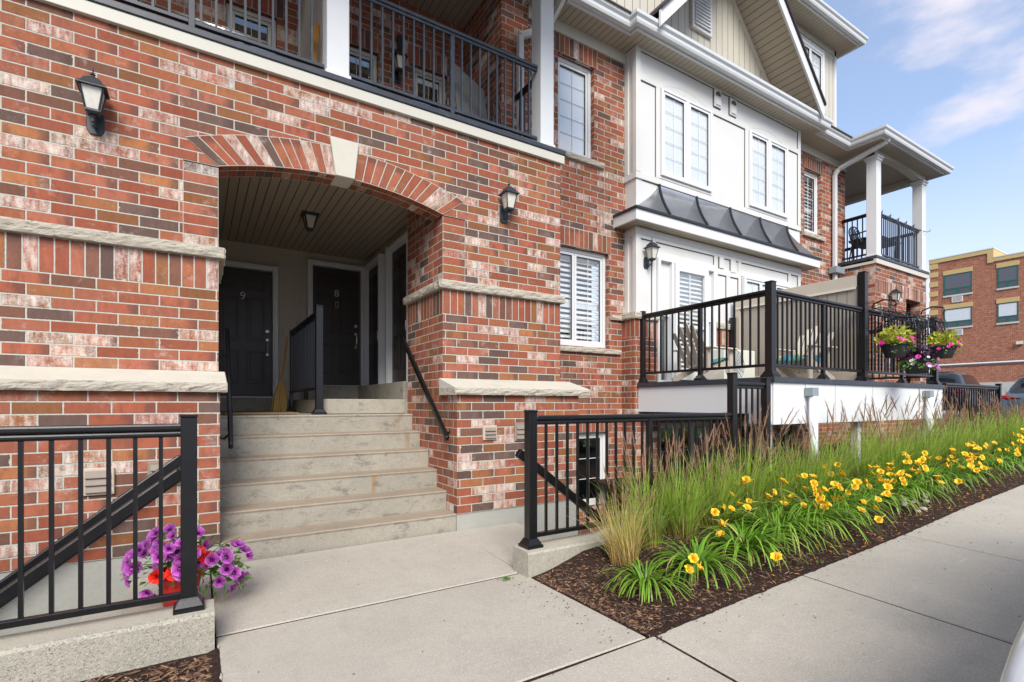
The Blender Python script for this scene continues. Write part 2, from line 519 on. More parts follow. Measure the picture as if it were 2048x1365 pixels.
M_ORANGE = plain('fallen_petal', (0.72, 0.25, 0.03), 0.7, var=0.2, sc=40)
M_CHIPL = plain('light_chip', (0.30, 0.17, 0.085), 0.9, var=0.5, sc=25)
M_CHIPM = plain('mid_chip', (0.15, 0.08, 0.045), 0.9, var=0.5, sc=25)
M_CHIPD = plain('dark_chip', (0.07, 0.038, 0.025), 0.9, var=0.5, sc=25)
M_PEBBLE = plain('river_stone', (0.42, 0.39, 0.34), 0.7, var=0.2, sc=18)


def glass(name, tint=(0.97, 0.98, 0.98), refl=0.10):
    t = NT(name)
    gl = t.n('ShaderNodeBsdfGlossy'); gl.inputs['Roughness'].default_value = 0.015
    gl.inputs['Color'].default_value = (0.97, 0.98, 1.0, 1)
    tr = t.n('ShaderNodeBsdfTransparent'); tr.inputs[0].default_value = (*tint, 1)
    lw = t.n('ShaderNodeLayerWeight'); lw.inputs[0].default_value = 0.5
    mx = t.n('ShaderNodeMixShader')
    t.l(t.m('ADD', t.m('MULTIPLY', t.m('POWER', lw.outputs['Facing'], 4.0), 0.75), refl, clamp=True), mx.inputs[0])
    t.l(tr.outputs[0], mx.inputs[1]); t.l(gl.outputs[0], mx.inputs[2]); t.l(mx.outputs[0], t.out.inputs[0])
    t.t.nodes.remove(t.b)
    return t.mat


M_GLASS = glass('window_glass')
M_GLASSD = glass('dark_glass', (0.55, 0.60, 0.62), 0.22)
M_LGLASS = plain('lantern_glass', (0.62, 0.60, 0.52), 0.25, var=0.15, sc=40)


def carpaint(name, c, metal=0.4):
    t = NT(name)
    m = t.base(t.mix(t.noise(t.pos(), 8, 2), [x * 0.93 for x in c], c), 0.3, metal)
    t.b.inputs['Coat Weight'].default_value = 0.8
    t.b.inputs['Coat Roughness'].default_value = 0.04
    return m


M_CARW = carpaint('white_car_paint', (0.80, 0.83, 0.84), 0.0)
M_CARG = carpaint('blue_grey_car_paint', (0.10, 0.16, 0.20))
M_CARD = carpaint('black_car_paint', (0.03, 0.025, 0.028))

# ------------------------------------------------------------------ terrain heights
ZS = [(-60, -0.3), (-6, -0.13), (0, -0.075), (1.35, -0.066), (2.2, -0.053), (3.79, 0.018), (5.48, 0.084), (6.99, 0.171), (9.03, 0.252), (14, 0.42), (20, 0.5), (400, 0.6)]


def zs(x):
    for (a, za), (b, zb) in zip(ZS, ZS[1:]):
        if x <= b: return za + (zb - za) * (x - a) / (b - a)
    return ZS[-1][1]


YS = 2.04          # inner edge of the sidewalk


def walk_z(x, y):
    return zs(x) - 0.044 * (YS - y)


def pad_z(x, y):
    if y > 3.38: return -0.065 * (4.66 - y) / 1.28
    return -0.065 + (0.004 * (x - 1.2)) * (3.38 - y)


def bed_z(x, y):
    e = min(1, max(0, (y - YS) / .5))
    z = zs(x) + 0.004 + min(max(y - YS, 0), 1.3) * 0.05
    if x > 2.2: z += 0.05 * min(1, (x - 2.2) / 1.0) * e
    k = max(0, 1 - (x - 2.2) / .5)
    z = z * (1 - k) + (pad_z(2.2, y) + .004) * k
    return z + 0.016 * e * noise.noise(Vector((x * 3, y * 3, 0))) * min(1, max(0, (x - 2.2) / .2))


# ------------------------------------------------------------------ the brick townhouse
YU, YB, YW, YY = 5.005, 4.652, 5.73, 5.50
house = thing('brick_townhouse', (3.8, 5.0, 0), 'red brick townhouse with arched stair entry, white panelled bay and iron balconies', 'townhouse')


def buv(zr, sh=0.0):
    def f(p, k):
        if k in 'fb': return (p[0] / BL + sh, (p[2] - zr) / BC + 200)
        if k in 'lr': return (p[1] / BL + 0.25 + sh, (p[2] - zr) / BC + 200)
        return (p[0] / BL, p[1] / BC + 50)
    return f


def unit(mb, P, k, flip=False):
    """one brick on its own quad: P = 4 corners, first edge runs along the brick length"""
    o = -0.5 * (k % 2) + 7
    mb.poly(P, [(o, k), (o + 1, k), (o + 1, k + 1), (o, k + 1)])


SOLD = [1000]


def soldier(mb, a0, a1, z0, z1, c, axis='x', sgn=-1):
    n = max(1, round((a1 - a0) / BC))
    for i in range(n):
        p, q = a0 + (a1 - a0) * i / n, a0 + (a1 - a0) * (i + 1) / n
        SOLD[0] += 1
        if axis == 'x':
            P = [(q, c, z0), (q, c, z1), (p, c, z1), (p, c, z0)]
        else:
            P = [(c, p, z0), (c, p, z1), (c, q, z1), (c, q, z0)] if sgn < 0 else [(c, q, z0), (c, q, z1), (c, p, z1), (c, p, z0)]
        unit(mb, P, SOLD[0])


def wall(mb, x0, x1, z0, z1, Y0, Y1, opens, zr, rev=0.12):
    f = buv(zr)
    xs = sorted({x0, x1} | {a for o in opens for a in o[:2] if x0 < a < x1})
    zz = sorted({z0, z1} | {a for o in opens for a in o[2:] if z0 < a < z1})
    for a, b in zip(xs, xs[1:]):
        for c, d in zip(zz, zz[1:]):
            mx, mz = (a + b) / 2, (c + d) / 2
            if any(o[0] < mx < o[1] and o[2] < mz < o[3] for o in opens): continue
            P = [(a, Y0, c), (b, Y0, c), (b, Y0, d), (a, Y0, d)]
            mb.poly(P, [f(p, 'f') for p in P])
            P = [(b, Y1, c), (a, Y1, c), (a, Y1, d), (b, Y1, d)]
            mb.poly(P, [f(p, 'f') for p in P])
    for o in opens:
        a, b, c, d = o
        for P, k in (([(a, Y0, c), (a, Y0, d), (a, Y1, d), (a, Y1, c)], 'l'), ([(b, Y0, d), (b, Y0, c), (b, Y1, c), (b, Y1, d)], 'l'),
                     ([(a, Y0, d), (b, Y0, d), (b, Y1, d), (a, Y1, d)], 't'), ([(b, Y0, c), (a, Y0, c), (a, Y1, c), (b, Y1, c)], 't')):
            mb.poly(P, [f(p, k) for p in P])
    for P, k in (([(x0, Y1, z0), (x0, Y0, z0), (x0, Y0, z1), (x0, Y1, z1)], 'l'), ([(x1, Y0, z0), (x1, Y1, z0), (x1, Y1, z1), (x1, Y0, z1)], 'l'),
                 ([(x0, Y0, z1), (x1, Y0, z1), (x1, Y1, z1), (x0, Y1, z1)], 't')):
        mb.poly(P, [f(p, k) for p in P])


# --- front block with the arch
XL, XR, XE = 0.149, 2.235, 3.817
ZB, ZT = 2.61, 4.30
w = MB()
lo = buv(2.25); up = buv(ZB)
w.box(-4, XL, YU, 5.25, 1.38, 2.25, lo)
w.box(XR, XE, YU, 6.08, 1.38, 2.25, lo)
soldier(w, -4.0, XL, 2.25, 2.52, YU); soldier(w, XR, XE, 2.25, 2.52, YU); soldier(w, YU, 6.08, 2.25, 2.52, XR, 'y')
w.box(-4, XL, YU, 5.25, 2.25, 2.525, lo, skip='ftd')
w.box(XR, XE, YU, 6.08, 2.25, 2.525, lo, skip='ftdl')
w.box(-4, XL, YU, 5.25, 2.525, ZB, lo, skip='td'); w.box(XR, XE, YU, 6.08, 2.525, ZB, lo, skip='td')
XSL, XSR = -0.107, 2.503
w.box(-4, XSL, YU, 5.25, ZB, ZT, up)
w.box(XSR, XE, YU, 5.25, ZB, ZT, up)
w.box(XSL, XL, YU, 5.25, ZB, 3.3, up, skip='ft'); w.box(XR, XSR, YU, 5.25, ZB, 3.3, up, skip='ftl')
w.box(XR, XE, 5.25, 6.08, ZB, 3.83, up, skip='f')
w.box(XE - 0.2, XE, 5.25, YW + 0.05, 3.83, ZT, up)
P = [(XR, 5.25, ZB), (XR, YU, ZB), (XR, YU, 3.3), (XR, 5.25, 3.3)]
w.poly(P, [up(p, 'l') for p in P])
for x0, x1 in ((XSL, XL), (XR, XSR)):
    for i in range(8):
        SOLD[0] += 1
        a, b = ZB + i * BC, ZB + (i + 1) * BC
        unit(w, [(x0, YU, a), (x1, YU, a), (x1, YU, b), (x0, YU, b)], SOLD[0])
RI, CXA = 3.609, (XL + XR) / 2
CZ = 3.47 - RI


def intr(x):
    return CZ + math.sqrt(RI * RI - (x - CXA) ** 2)


n = 28
xs = [XSL] + [XL + (XR - XL) * i / n for i in range(n + 1)] + [XSR]
for a, b in zip(xs, xs[1:]):
    za = intr(a) if XL <= a <= XR and XL <= b <= XR else 3.3
    zb = intr(b) if XL <= a <= XR and XL <= b <= XR else 3.3
    P = [(a, YU, za), (b, YU, zb), (b, YU, ZT), (a, YU, ZT)]
    w.poly(P, [up(p, 'f') for p in P])
    P = [(b, 5.25, zb), (a, 5.25, za), (a, 5.25, ZT), (b, 5.25, ZT)]
    w.poly(P, [up(p, 'f') for p in P])
    if za > 3.3:
        P = [(a, YU, za), (a, 5.25, za), (b, 5.25, zb), (b, YU, zb)]
        w.poly(P, [up(p, 't') for p in P])
# projecting base
bs = buv(0.157)
w.box(-4, XL, YB, 5.25, 0.157, 1.378, bs)
w.box(XR, XE, YB, 6.08, 0.157, 1.378, bs)
w.build('front_wall', M_BRICK, house)
# arch ring: every voussoir its own wedge inside one ring mesh
a_ = MB()
EX = [(-0.092, 3.50), (1.192, 3.742), (2.492, 3.505)]
RE = ((1.29 ** 2) + 0.24 ** 2) / (2 * 0.24)


def extr(x):
    return 3.742 - RE + math.sqrt(RE * RE - (x - 1.2) ** 2)


def vous(i0, i1, o0, o1, nb):
    for i in range(nb):
        t0, t1 = (i + 0.0) / nb, (i + 1.0) / nb
        A = (i0 + (i1 - i0) * t0); B = (i0 + (i1 - i0) * t1)
        C_ = (o0 + (o1 - o0) * t0); D = (o0 + (o1 - o0) * t1)
        SOLD[0] += 1
        y = YU - 0.006
        unit(a_, [(B, y, intr(B)), (D, y, extr(D)), (C_, y, extr(C_)), (A, y, intr(A))], SOLD[0])
        k = SOLD[0]
        for yy0, yy1, s_ in ((y, 5.1, 0), (5.1, 5.251, 500)):
            unit(a_, [(B, yy0, intr(B) - .004), (A, yy0, intr(A) - .004), (A, yy1, intr(A) - .004), (B, yy1, intr(B) - .004)], k + 3000 + s_)
        a_.poly([(A, y, intr(A)), (B, y, intr(B)), (B, y, intr(B) - .004), (A, y, intr(A) - .004)], [(7.3, 0.5)] * 4)
    # outer rim
        a_.poly([(C_, y, extr(C_)), (D, y, extr(D)), (D, YU, extr(D)), (C_, YU, extr(C_))], [(7.0, 0.0)] * 4)


vous(XL, 1.118, -0.092, 1.068, 13)
a_.build('brick_arch', M_BRICK, house)
a_ = MB()
vous(1.297, XR, 1.332, 2.492, 12)
a_.build('brick_arch', M_BRICK, house)
k = MB()
k.prism([(1.118, 3.462), (1.297, 3.462), (1.335, 3.82), (1.065, 3.82)], 4.975, 5.24)
k.build('keystone', M_KEY, house, bevel=0.006)


def rock(mb, a0, a1, z0, z1, face, back, axis='x', amp=0.010, top_in=0.0):
    """rock-faced stone course; face = coordinate of the split face"""
    sg = 1 if back > face else -1
    na, nz = max(2, int((a1 - a0) / 0.035)), 5

    def P(a, dpt, z):
        return (a, dpt, z) if axis == 'x' else (dpt, a, z)
    g = []
    for i in range(na + 1):
        a = a0 + (a1 - a0) * i / na
        col_ = []
        for j in range(nz + 1):
            t = j / nz
            e = 1 - abs(2 * t - 1) ** 3
            d = amp * (0.4 + 1.6 * e * (0.5 + noise.fractal(Vector((a * 9, z0 * 7 + t * 2.2, face)), 1.0, 2.0, 4) * 0.9))
            zz = z0 + (z1 - z0) * t + (0.004 * noise.noise(Vector((a * 25, t * 3, 2))) if j in (0, nz) else 0)
            col_.append(P(a, face - sg * d + (top_in * sg if j == nz else 0), zz))
        g.append(mb.add(col_))
    flip = (axis == 'x') != (sg < 0)
    for i in range(na):
        for j in range(nz):
            q = (g[i] + j, g[i + 1] + j, g[i + 1] + j + 1, g[i] + j + 1)
            mb.face(q if flip else q[::-1])
    for zi, z in ((0, z0), (nz, z1)):
        for i in range(na):
            aa, bb = a0 + (a1 - a0) * i / na, a0 + (a1 - a0) * (i + 1) / na
            k0 = mb.add([P(aa, back, z), P(bb, back, z)])
            mb.face((g[i] + zi, g[i + 1] + zi, k0 + 1, k0))
    for i in (0, na):
        aa = a0 + (a1 - a0) * i / na
        k0 = mb.add([P(aa, back, z0), P(aa, back, z1)])
        mb.face([g[i] + j for j in range(nz + 1)] + [k0 + 1, k0])


b = MB()
rock(b, -4, 0.19, 2.522, 2.612, YU - 0.04, YU + 0.1)
rock(b, YU - 0.035, 6.05, 2.522, 2.612, 0.19, XL - 0.05, 'y')
b.build('stone_band', M_STONE, house)
b = MB()
rock(b, XR - 0.04, XE + 0.04, 2.522, 2.612, YU - 0.04, YU + 0.1)
rock(b, YU - 0.035, 6.1, 2.522, 2.612, XR - 0.04, XR + 0.05, 'y')
b.build('stone_band', M_STONE, house)
for x0, x1 in ((-4, XL + 0.05), (XR - 0.045, 3.955)):
    b = MB()
    rock(b, x0, x1, 1.372, 1.446, 4.605, 5.004, amp=0.010)
    g = b.build('stone_ledge', M_STONE, house)
    c = MB()
    c.prism([(4.600, 1.447), (YU, 1.556), (YU, 1.40), (4.62, 1.40)], x0 + 0.002, x1 - 0.002, 'x')
    o = c.build('ledge_top', M_STONETOP, g, bevel=0.004)
for q in ((-4, XL, 4.662, 5.2, -1.9, 0.159), (XR, XE, 4.662, 6.0, -1.9, 0.159), (XE, 10.4, 5.742, 5.95, -1.9, -0.3)):
    fd = MB(); fd.box(*q); fd.build('foundation', M_FOUND, house)

# --- set-back wall left of the bay, brick base of the bay, wall right of the bay
w = MB()
wall(w, XE, 5.66, -1.2, 6.77, YW, 5.93, [(4.33, 5.0, 4.88, 6.27), (4.10, 5.29, 2.12, 3.55), (4.68, 5.29, -0.25, 0.86)], 2.25)
for a0, a1, z0 in ((4.27, 5.05, 6.272), (4.0, 5.33, 3.552), (4.60, 5.36, 0.862)):
    soldier(w, a0, a1, z0, z0 + 0.265, YW - 0.006)
    w.box(a0, a1, YW - 0.006, YW, z0, z0 + 0.265, lo, skip='fb')
w.box(5.56, 6.04, 5.46, YW, -1.0, 2.56 - 0.27, lo)
soldier(w, 5.56, 6.04, 2.29, 2.56, 5.46); soldier(w, 5.46, YW, 2.29, 2.56, 5.56, 'y')
w.box(5.56, 6.04, 5.46, YW, 2.29, 2.56, lo, skip='fltd')
wall(w, 7.47, 10.2, -1.0, 2.29, 5.46, YW, [(8.2, 9.8, 0.05, 0.98)], 2.25)
soldier(w, 7.47, 10.2, 2.29, 2.56, 5.46)
w.box(7.47, 10.2, 5.46, YW, 2.29, 2.56, lo, skip='ftd')
wall(w, 6.04, 7.47, -1.0, 1.56, 5.46, YW, [(6.12, 7.42, 0.05, 0.98)], 2.25)
w.build('side_wall', M_BRICK, house)
w = MB()
wall(w, 10.15, 12.45, 0.2, 6.77, YW, 5.93, [(10.75, 11.40, 4.89, 6.22)], 2.25)
soldier(w, 10.68, 11.47, 6.222, 6.49, YW - 0.006)
w.box(10.68, 11.47, YW - 0.006, YW, 6.222, 6.49, lo, skip='fb')
w.box(12.25, 12.45, 5.93, 9, 0.2, 6.77, lo)
w.build('side_wall', M_BRICK, house)
b = MB()
rock(b, 5.32, 5.56, 2.555, 2.63, YW - 0.04, YW + 0.05); rock(b, 5.53, 6.05, 2.56, 2.66, 5.43, YW); rock(b, 5.45, YW, 2.56, 2.655, 5.53, 5.7, 'y')
b.build('stone_band', M_STONE, house)
b = MB(); rock(b, 7.45, 10.22, 2.56, 2.66, 5.43, YW); b.build('stone_band', M_STONE, house)


# --- windows
def window(x0, x1, z0, z1, Y, cols, rows, sashes=1, fw=0.05, blind='flat', mat=None, label=None, depth=0.06, mull=0.0):
    mat = mat or M_WHITE
    f = MB()
    f.box(x0, x0 + fw, Y, Y + depth, z0, z1); f.box(x1 - fw, x1, Y, Y + depth, z0, z1)
    f.box(x0 + fw, x1 - fw, Y, Y + depth, z1 - fw, z1); f.box(x0 + fw, x1 - fw, Y, Y + depth, z0, z0 + fw)
    ww = (x1 - x0 - 2 * fw - mull * (sashes - 1)) / sashes
    for s_ in range(1, sashes if mull else 0): f.box(x0 + fw + ww * s_ + mull * (s_ - 1), x0 + fw + (ww + mull) * s_, Y, Y + depth, z0 + fw, z1 - fw)
    g = MB()
    gp = MB()
    for s_ in range(sashes):
        a = x0 + fw + (ww + mull) * s_
        b_ = a + ww
        sf = 0.042
        y = Y + 0.012
        f.box(a + .003, a + sf, y, Y + depth, z0 + fw + .003, z1 - fw - .003); f.box(b_ - sf, b_ - .003, y, Y + depth, z0 + fw + .003, z1 - fw - .003)
        f.box(a + sf, b_ - sf, y, Y + depth, z1 - fw - sf, z1 - fw - .003); f.box(a + sf, b_ - sf, y, Y + depth, z0 + fw + .003, z0 + fw + sf)
        ga, gb, gc, gd = a + sf, b_ - sf, z0 + fw + sf, z1 - fw - sf
        g.box(ga, gb, Y + 0.034, Y + 0.040, gc, gd)
        for i in range(1, cols):
            x = ga + (gb - ga) * i / cols
            f.box(x - .005, x + .005, Y + 0.026, Y + 0.0338, gc, gd)
        for i in range(1, rows):
            z = gc + (gd - gc) * i / rows
            f.box(ga, gb, Y + 0.027, Y + 0.0336, z - .005, z + .005)
        # dark rubber gasket on the hinge side and head
        gp.box(gb - 0.008, gb, Y + 0.018, Y + 0.033, gc, gd); gp.box(ga, gb - 0.008, Y + 0.018, Y + 0.033, gd - 0.008, gd)
    o = f.build('window', mat, house, bevel=0.003)
    if label: o['label'] = label
    g.build('pane', M_GLASSD if blind is None else M_GLASS, o)
    gp.build('gasket', M_RIB, o)
    bl = MB()
    if blind == 'flat':
        bl.box(x0 + fw, x1 - fw, Y + 0.0415, Y + 0.05, z0 + fw, z1 - fw)
        bl.build('blind', M_BLIND, o)
    elif blind == 'shutter':
        nz = int((z1 - z0) / 0.075)
        for i in range(nz):
            z = z0 + fw + 0.03 + i * 0.075
            bl.bar((x0 + fw, Y + 0.12, z), (x1 - fw, Y + 0.12, z), 0.066, 0.008, (0, -0.75, 0.66))
        bl.box(x0 + fw, x1 - fw, Y + 0.10, Y + 0.13, z1 - fw - 0.07, z1 - fw); bl.box(x0 + fw, x1 - fw, Y + 0.10, Y + 0.13, (z0 + z1) / 2 - .12, (z0 + z1) / 2 - .05)
        bl.build('shutter', M_BLIND, o)
    if blind == '': return o
    bk = MB(); bk.box(x0 - .02, x1 + .02, Y + 0.34, Y + 0.36, z0 - .02, z1 + .02)
    bk.build('room_backdrop', M_INSIDE if blind != 'flat' else M_BLIND, o)
    return o


window(4.335, 4.995, 4.885, 6.265, 5.80, 2, 5, 1, blind='flat')
window(4.10, 5.285, 2.125, 3.545, 5.80, 2, 4, 2, blind='shutter')
window(4.685, 5.285, -0.24, 0.855, 5.80, 2, 3, 1, blind=None)
window(6.125, 7.415, 0.06, 0.975, 5.52, 2, 2, 3, blind=None)  # basement window, wide dark glass added to darken the wall under the deck
window(8.205, 9.795, 0.06, 0.975, 5.52, 2, 2, 3, blind=None)  # second wide dark window, also added to darken below the deck
window(10.755, 11.395, 4.895, 6.215, 5.80, 2, 5, 1, blind='shutter')
for x0, x1, z0, z1 in ((4.24, 5.165, 4.80, 4.875), (4.0, 5.50, 2.03, 2.10), (10.65, 11.52, 4.785, 4.87)):
    b = MB(); rock(b, x0, x1, z0, z1, YW - 0.045, YW + 0.11, amp=0.009); b.build('stone_sill', M_STONE, house)

# --- white panelled bay
bay = MB()
bay.box(5.632, 10.15, YY, 5.95, 2.665, 6.765)
bayo = bay.build('panelled_bay', M_CREAM, house)


def plank(mb, x0, x1, z0, z1, t=0.02, Y=YY):
    mb.box(x0, x1, Y - t, Y, z0, z1)


tr = MB(); gp = MB()


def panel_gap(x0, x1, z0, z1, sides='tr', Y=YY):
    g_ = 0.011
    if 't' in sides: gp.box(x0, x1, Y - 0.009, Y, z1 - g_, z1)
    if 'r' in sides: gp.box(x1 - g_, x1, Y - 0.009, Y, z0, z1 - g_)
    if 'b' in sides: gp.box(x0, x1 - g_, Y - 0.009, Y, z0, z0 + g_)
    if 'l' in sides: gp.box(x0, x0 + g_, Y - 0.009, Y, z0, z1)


# upper storey boards
plank(tr, 5.632, 5.712, 4.80, 6.765, .022); plank(tr, 10.06, 10.15, 4.80, 6.765, .022)
plank(tr, 5.712, 10.06, 6.655, 6.765)
plank(tr, 5.712, 6.13, 6.21, 6.305); plank(tr, 6.05, 6.13, 4.80, 6.21)
plank(tr, 7.36, 8.42, 6.21, 6.305); plank(tr, 7.36, 7.44, 4.80, 6.21); plank(tr, 8.34, 8.42, 4.80, 6.21)
plank(tr, 9.64, 10.06, 6.21, 6.305); plank(tr, 9.64, 9.72, 4.80, 6.21)
plank(tr, 5.632, 10.15, 4.70, 4.795, .024)
for xa, xb in ((6.13, 7.36), (8.42, 9.64)):
    N_ = 18
    for i in range(N_):
        s0, s1 = i / N_, (i + 1) / N_
        za, zb = 6.215 + 0.16 * math.sin(math.pi * s0) ** 0.8, 6.215 + 0.16 * math.sin(math.pi * s1) ** 0.8
        a, b_ = xa + (xb - xa) * s0, xa + (xb - xa) * s1
        j = tr.add([(a, YY - .003, za), (b_, YY - .003, zb), (b_, YY - .003, zb + .09), (a, YY - .003, za + .09), (a, YY, za), (b_, YY, zb), (b_, YY, zb + .09), (a, YY, za + .09)])
        for q in ((0, 1, 2, 3), (3, 2, 6, 7), (1, 0, 4, 5)): tr.face([j + e for e in q])
    plank(tr, xa, xb, 4.80, 4.84, .03)
tr.box(5.60, 10.16, YY - .03, YY, 3.86, 3.955)          # frieze of the lower storey
tr.box(5.625, 10.16, YY - .022, YY, 3.80, 3.86)
plank(tr, 5.632, 5.712, 2.665, 3.80, .022); plank(tr, 5.965, 6.045, 2.665, 3.80); plank(tr, 7.465, 7.56, 2.665, 3.80)
plank(tr, 6.045, 7.465, 3.56, 3.64); plank(tr, 8.14, 8.22, 2.665, 3.80); plank(tr, 7.56, 8.14, 3.50, 3.60)
plank(tr, 7.80, 7.90, 2.665, 3.50)
plank(tr, 8.22, 9.72, 3.56, 3.64); plank(tr, 9.72, 9.80, 2.665, 3.80); plank(tr, 10.06, 10.15, 2.665, 3.80, .022)
# side boards
for z0, z1 in ((4.80, 6.765), (2.665, 3.93)):
    tr.box(5.612, 5.632, 5.478, 5.56, z0, z1); tr.box(5.612, 5.632, 5.65, 5.729, z0, z1); tr.box(5.612, 5.632, 5.56, 5.65, z1 - .1, z1)
tr.box(5.608, 5.632, 5.476, 5.729, 4.70, 4.795)
tr.build('trim_board', M_CREAM, bayo, bevel=0.003)
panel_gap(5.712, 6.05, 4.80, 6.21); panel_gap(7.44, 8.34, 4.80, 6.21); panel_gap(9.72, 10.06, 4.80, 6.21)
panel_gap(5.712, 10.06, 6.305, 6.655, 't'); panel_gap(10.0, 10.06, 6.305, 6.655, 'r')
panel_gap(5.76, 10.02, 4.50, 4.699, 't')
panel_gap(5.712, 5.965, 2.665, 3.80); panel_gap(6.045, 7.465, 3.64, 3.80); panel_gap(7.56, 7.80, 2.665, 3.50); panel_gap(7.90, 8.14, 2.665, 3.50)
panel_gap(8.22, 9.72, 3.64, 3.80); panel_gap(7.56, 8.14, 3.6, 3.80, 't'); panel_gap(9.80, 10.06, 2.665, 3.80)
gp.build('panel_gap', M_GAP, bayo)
for (x0, x1) in ((6.135, 7.355), (8.425, 9.635)):
    window(x0, x1, 4.845, 6.21, YY - 0.062, 2, 5, 2, blind='', fw=0.04, mull=.085)
# bright roller blinds just behind the bay glass
for x0, x1 in ((6.2, 7.3), (8.48, 9.58)):
    b = MB(); b.box(x0, x1, YY - 0.014, YY - 0.003, 4.9, 6.16)
    b.build('roller_blind', M_BLIND, bayo)
# small exhaust hoods high on the bay and lower down
for x, z, s_ in ((7.55, 6.50, .15), (7.98, 6.48, .15), (7.66, 3.71, .10), (7.98, 3.69, .11)):
    e = MB()
    e.box(x - s_ * .6, x + s_ * .6, YY - .03, YY - .0005, z - s_, z + s_)
    if s_ > .12:
        e.box(x - s_ * .45, x + s_ * .45, YY - .045, YY - .03, z - s_ * .8, z - s_ * .1)
    o = e.build('exhaust_hood', M_CREAM, house, bevel=0.004)
    d = MB()
    if s_ > .12:
        d.lathe([(s_ * .42, 0), (s_ * .40, 0.012)], (0, 0, 0), 16)
        d.v = [(x + vx, YY - .031 - vz, z + s_ * .35 + max(vy, -0.01)) for vx, vy, vz in d.v]
    for q in ((x - s_ * .7, x - s_ * .6, z - s_, z + s_), (x + s_ * .6, x + s_ * .66, z - s_, z + s_), (x - s_ * .6, x + s_ * .6, z - s_ - .012, z - s_)):
        d.box(q[0], q[1], YY - .012, YY - .0005, q[2], q[3])
    d.build('opening', M_GAP, o)

# --- metal awning roof over the lower bay
aw = MB()
NT_ = 12


def aprof(t):                       # 0 ridge .. 1 eave : concave flare
    return t ** 1.35, 4.685 - 0.55 * (t ** 0.84)


rows_ = []
for i in range(NT_ + 1):
    t = i / NT_
    o_, z = aprof(t)
    yf = 5.478 - 0.225 * o_
    xl, xr = 6.10 - 0.715 * t ** 1.15, 9.63 + 0.83 * t ** 1.15
    yb = 5.4785 + 0.25 * min(1, t * 1.4)
    rows_.append(aw.add([(xl, yb, z), (xl, yf, z), (xr, yf, z), (xr, yb, z)]))
for A, B in zip(rows_, rows_[1:]):
    for j in range(3): aw.face((A + j, B + j, B + j + 1, A + j + 1))
awo = aw.build('awning_roof', M_ROOFM, house)
for p in awo.data.polygons: p.use_smooth = True
for x in (6.10, 6.985, 7.87, 8.75, 9.63):
    r_ = MB()
    pts = []
    for i in range(NT_ + 1):
        t = i / NT_ * 0.97
        o_, z = aprof(t)
        pts.append((x, 5.478 - 0.225 * o_ - 0.012, z + 0.012))
    for a, b_ in zip(pts, pts[1:]): r_.bar(a, b_, 0.028, 0.034, (0, -.7, .7))
    r_.build('standing_rib', M_RIB, awo)
e = MB()
e.sweep([(5.388, YW), (5.388, 5.256), (10.455, 5.256), (10.455, YW)], [(-0.05, 4.12), (0.018, 4.12), (0.018, 4.155), (-0.02, 4.165)], close=True)
e.build('drip_edge', M_RIB, awo)
e = MB()
e.sweep([(5.394, YW), (5.394, 5.263), (10.448, 5.263), (10.448, YW)], [(0, 3.965), (0, 4.12), (-0.03, 4.12), (-0.03, 3.965)], close=True)
e.build('awning_fascia', M_WHITE, awo, bevel=.003)


def soffit(x0, x1, y0, y1, z, mat=None, parent=None, along='y', name='soffit', th=0.02):
    s_ = MB()
    f = (lambda p, k: (p[0] / 0.1, p[1])) if along == 'y' else (lambda p, k: (p[1] / 0.1, p[0]))
    s_.box(x0, x1, y0, y1, z, z + th, f)
    return s_.build(name, mat or M_SOFFIT, parent or house)


soffit(5.42, 10.42, 5.29, YW - .002, 3.972, parent=awo)

# --- eaves: gutter, soffits, frieze
GP = [(0.0, 6.705), (0.075, 6.705), (0.088, 6.735), (0.09, 6.775), (0.118, 6.805), (0.122, 6.85), (0.108, 6.852), (0.10, 6.84), (0.0, 6.84)]
e = MB()
e.sweep([(4.17, 3.2), (4.17, 5.35), (5.36, 5.35), (5.36, 5.22), (10.50, 5.22), (10.50, 5.35), (11.75, 5.35), (11.75, 4.72), (15.0, 4.72), (15.0, 7.5)], GP, close=True)
e.build('gutter', M_GUTTER, house)
e = MB()
e.sweep([(4.20, 3.2), (4.20, 5.38), (5.39, 5.38), (5.39, 5.25), (10.47, 5.25), (10.47, 5.38), (11.78, 5.38), (11.78, 4.75), (14.97, 4.75), (14.97, 7.5)], [(0, 6.675), (0.028, 6.675), (0.028, 6.83), (0, 6.83)], close=True)
e.build('eave_fascia', M_GUTTER, house)
ZSF = 6.69
soffit(4.18, 5.632, 5.37, YW, ZSF); soffit(5.38, 10.48, 5.24, 5.37, ZSF + .001); soffit(5.632, 10.15, 5.37, 5.50, ZSF); soffit(10.15, 11.76, 5.37, YW, ZSF)
soffit(11.77, 14.98, 4.74, 7.6, ZSF + .002)
soffit(3.75, 4.19, 3.2, YW, ZSF + .003)
for q in ((3.817, 5.606), (10.155, 12.45)):
    e = MB(); e.box(*q, YW - .03, YW, 6.53, 6.69); e.build('frieze_board', M_FASCIA, house)
# pent roof behind the gutter
e = MB()
e.prism([(5.20, 6.845), (5.20, 6.86), (5.95, 7.12), (5.95, 6.845)], 4.0, 11.9, 'x')
e.build('pent_roof', M_SHINGLE, house)

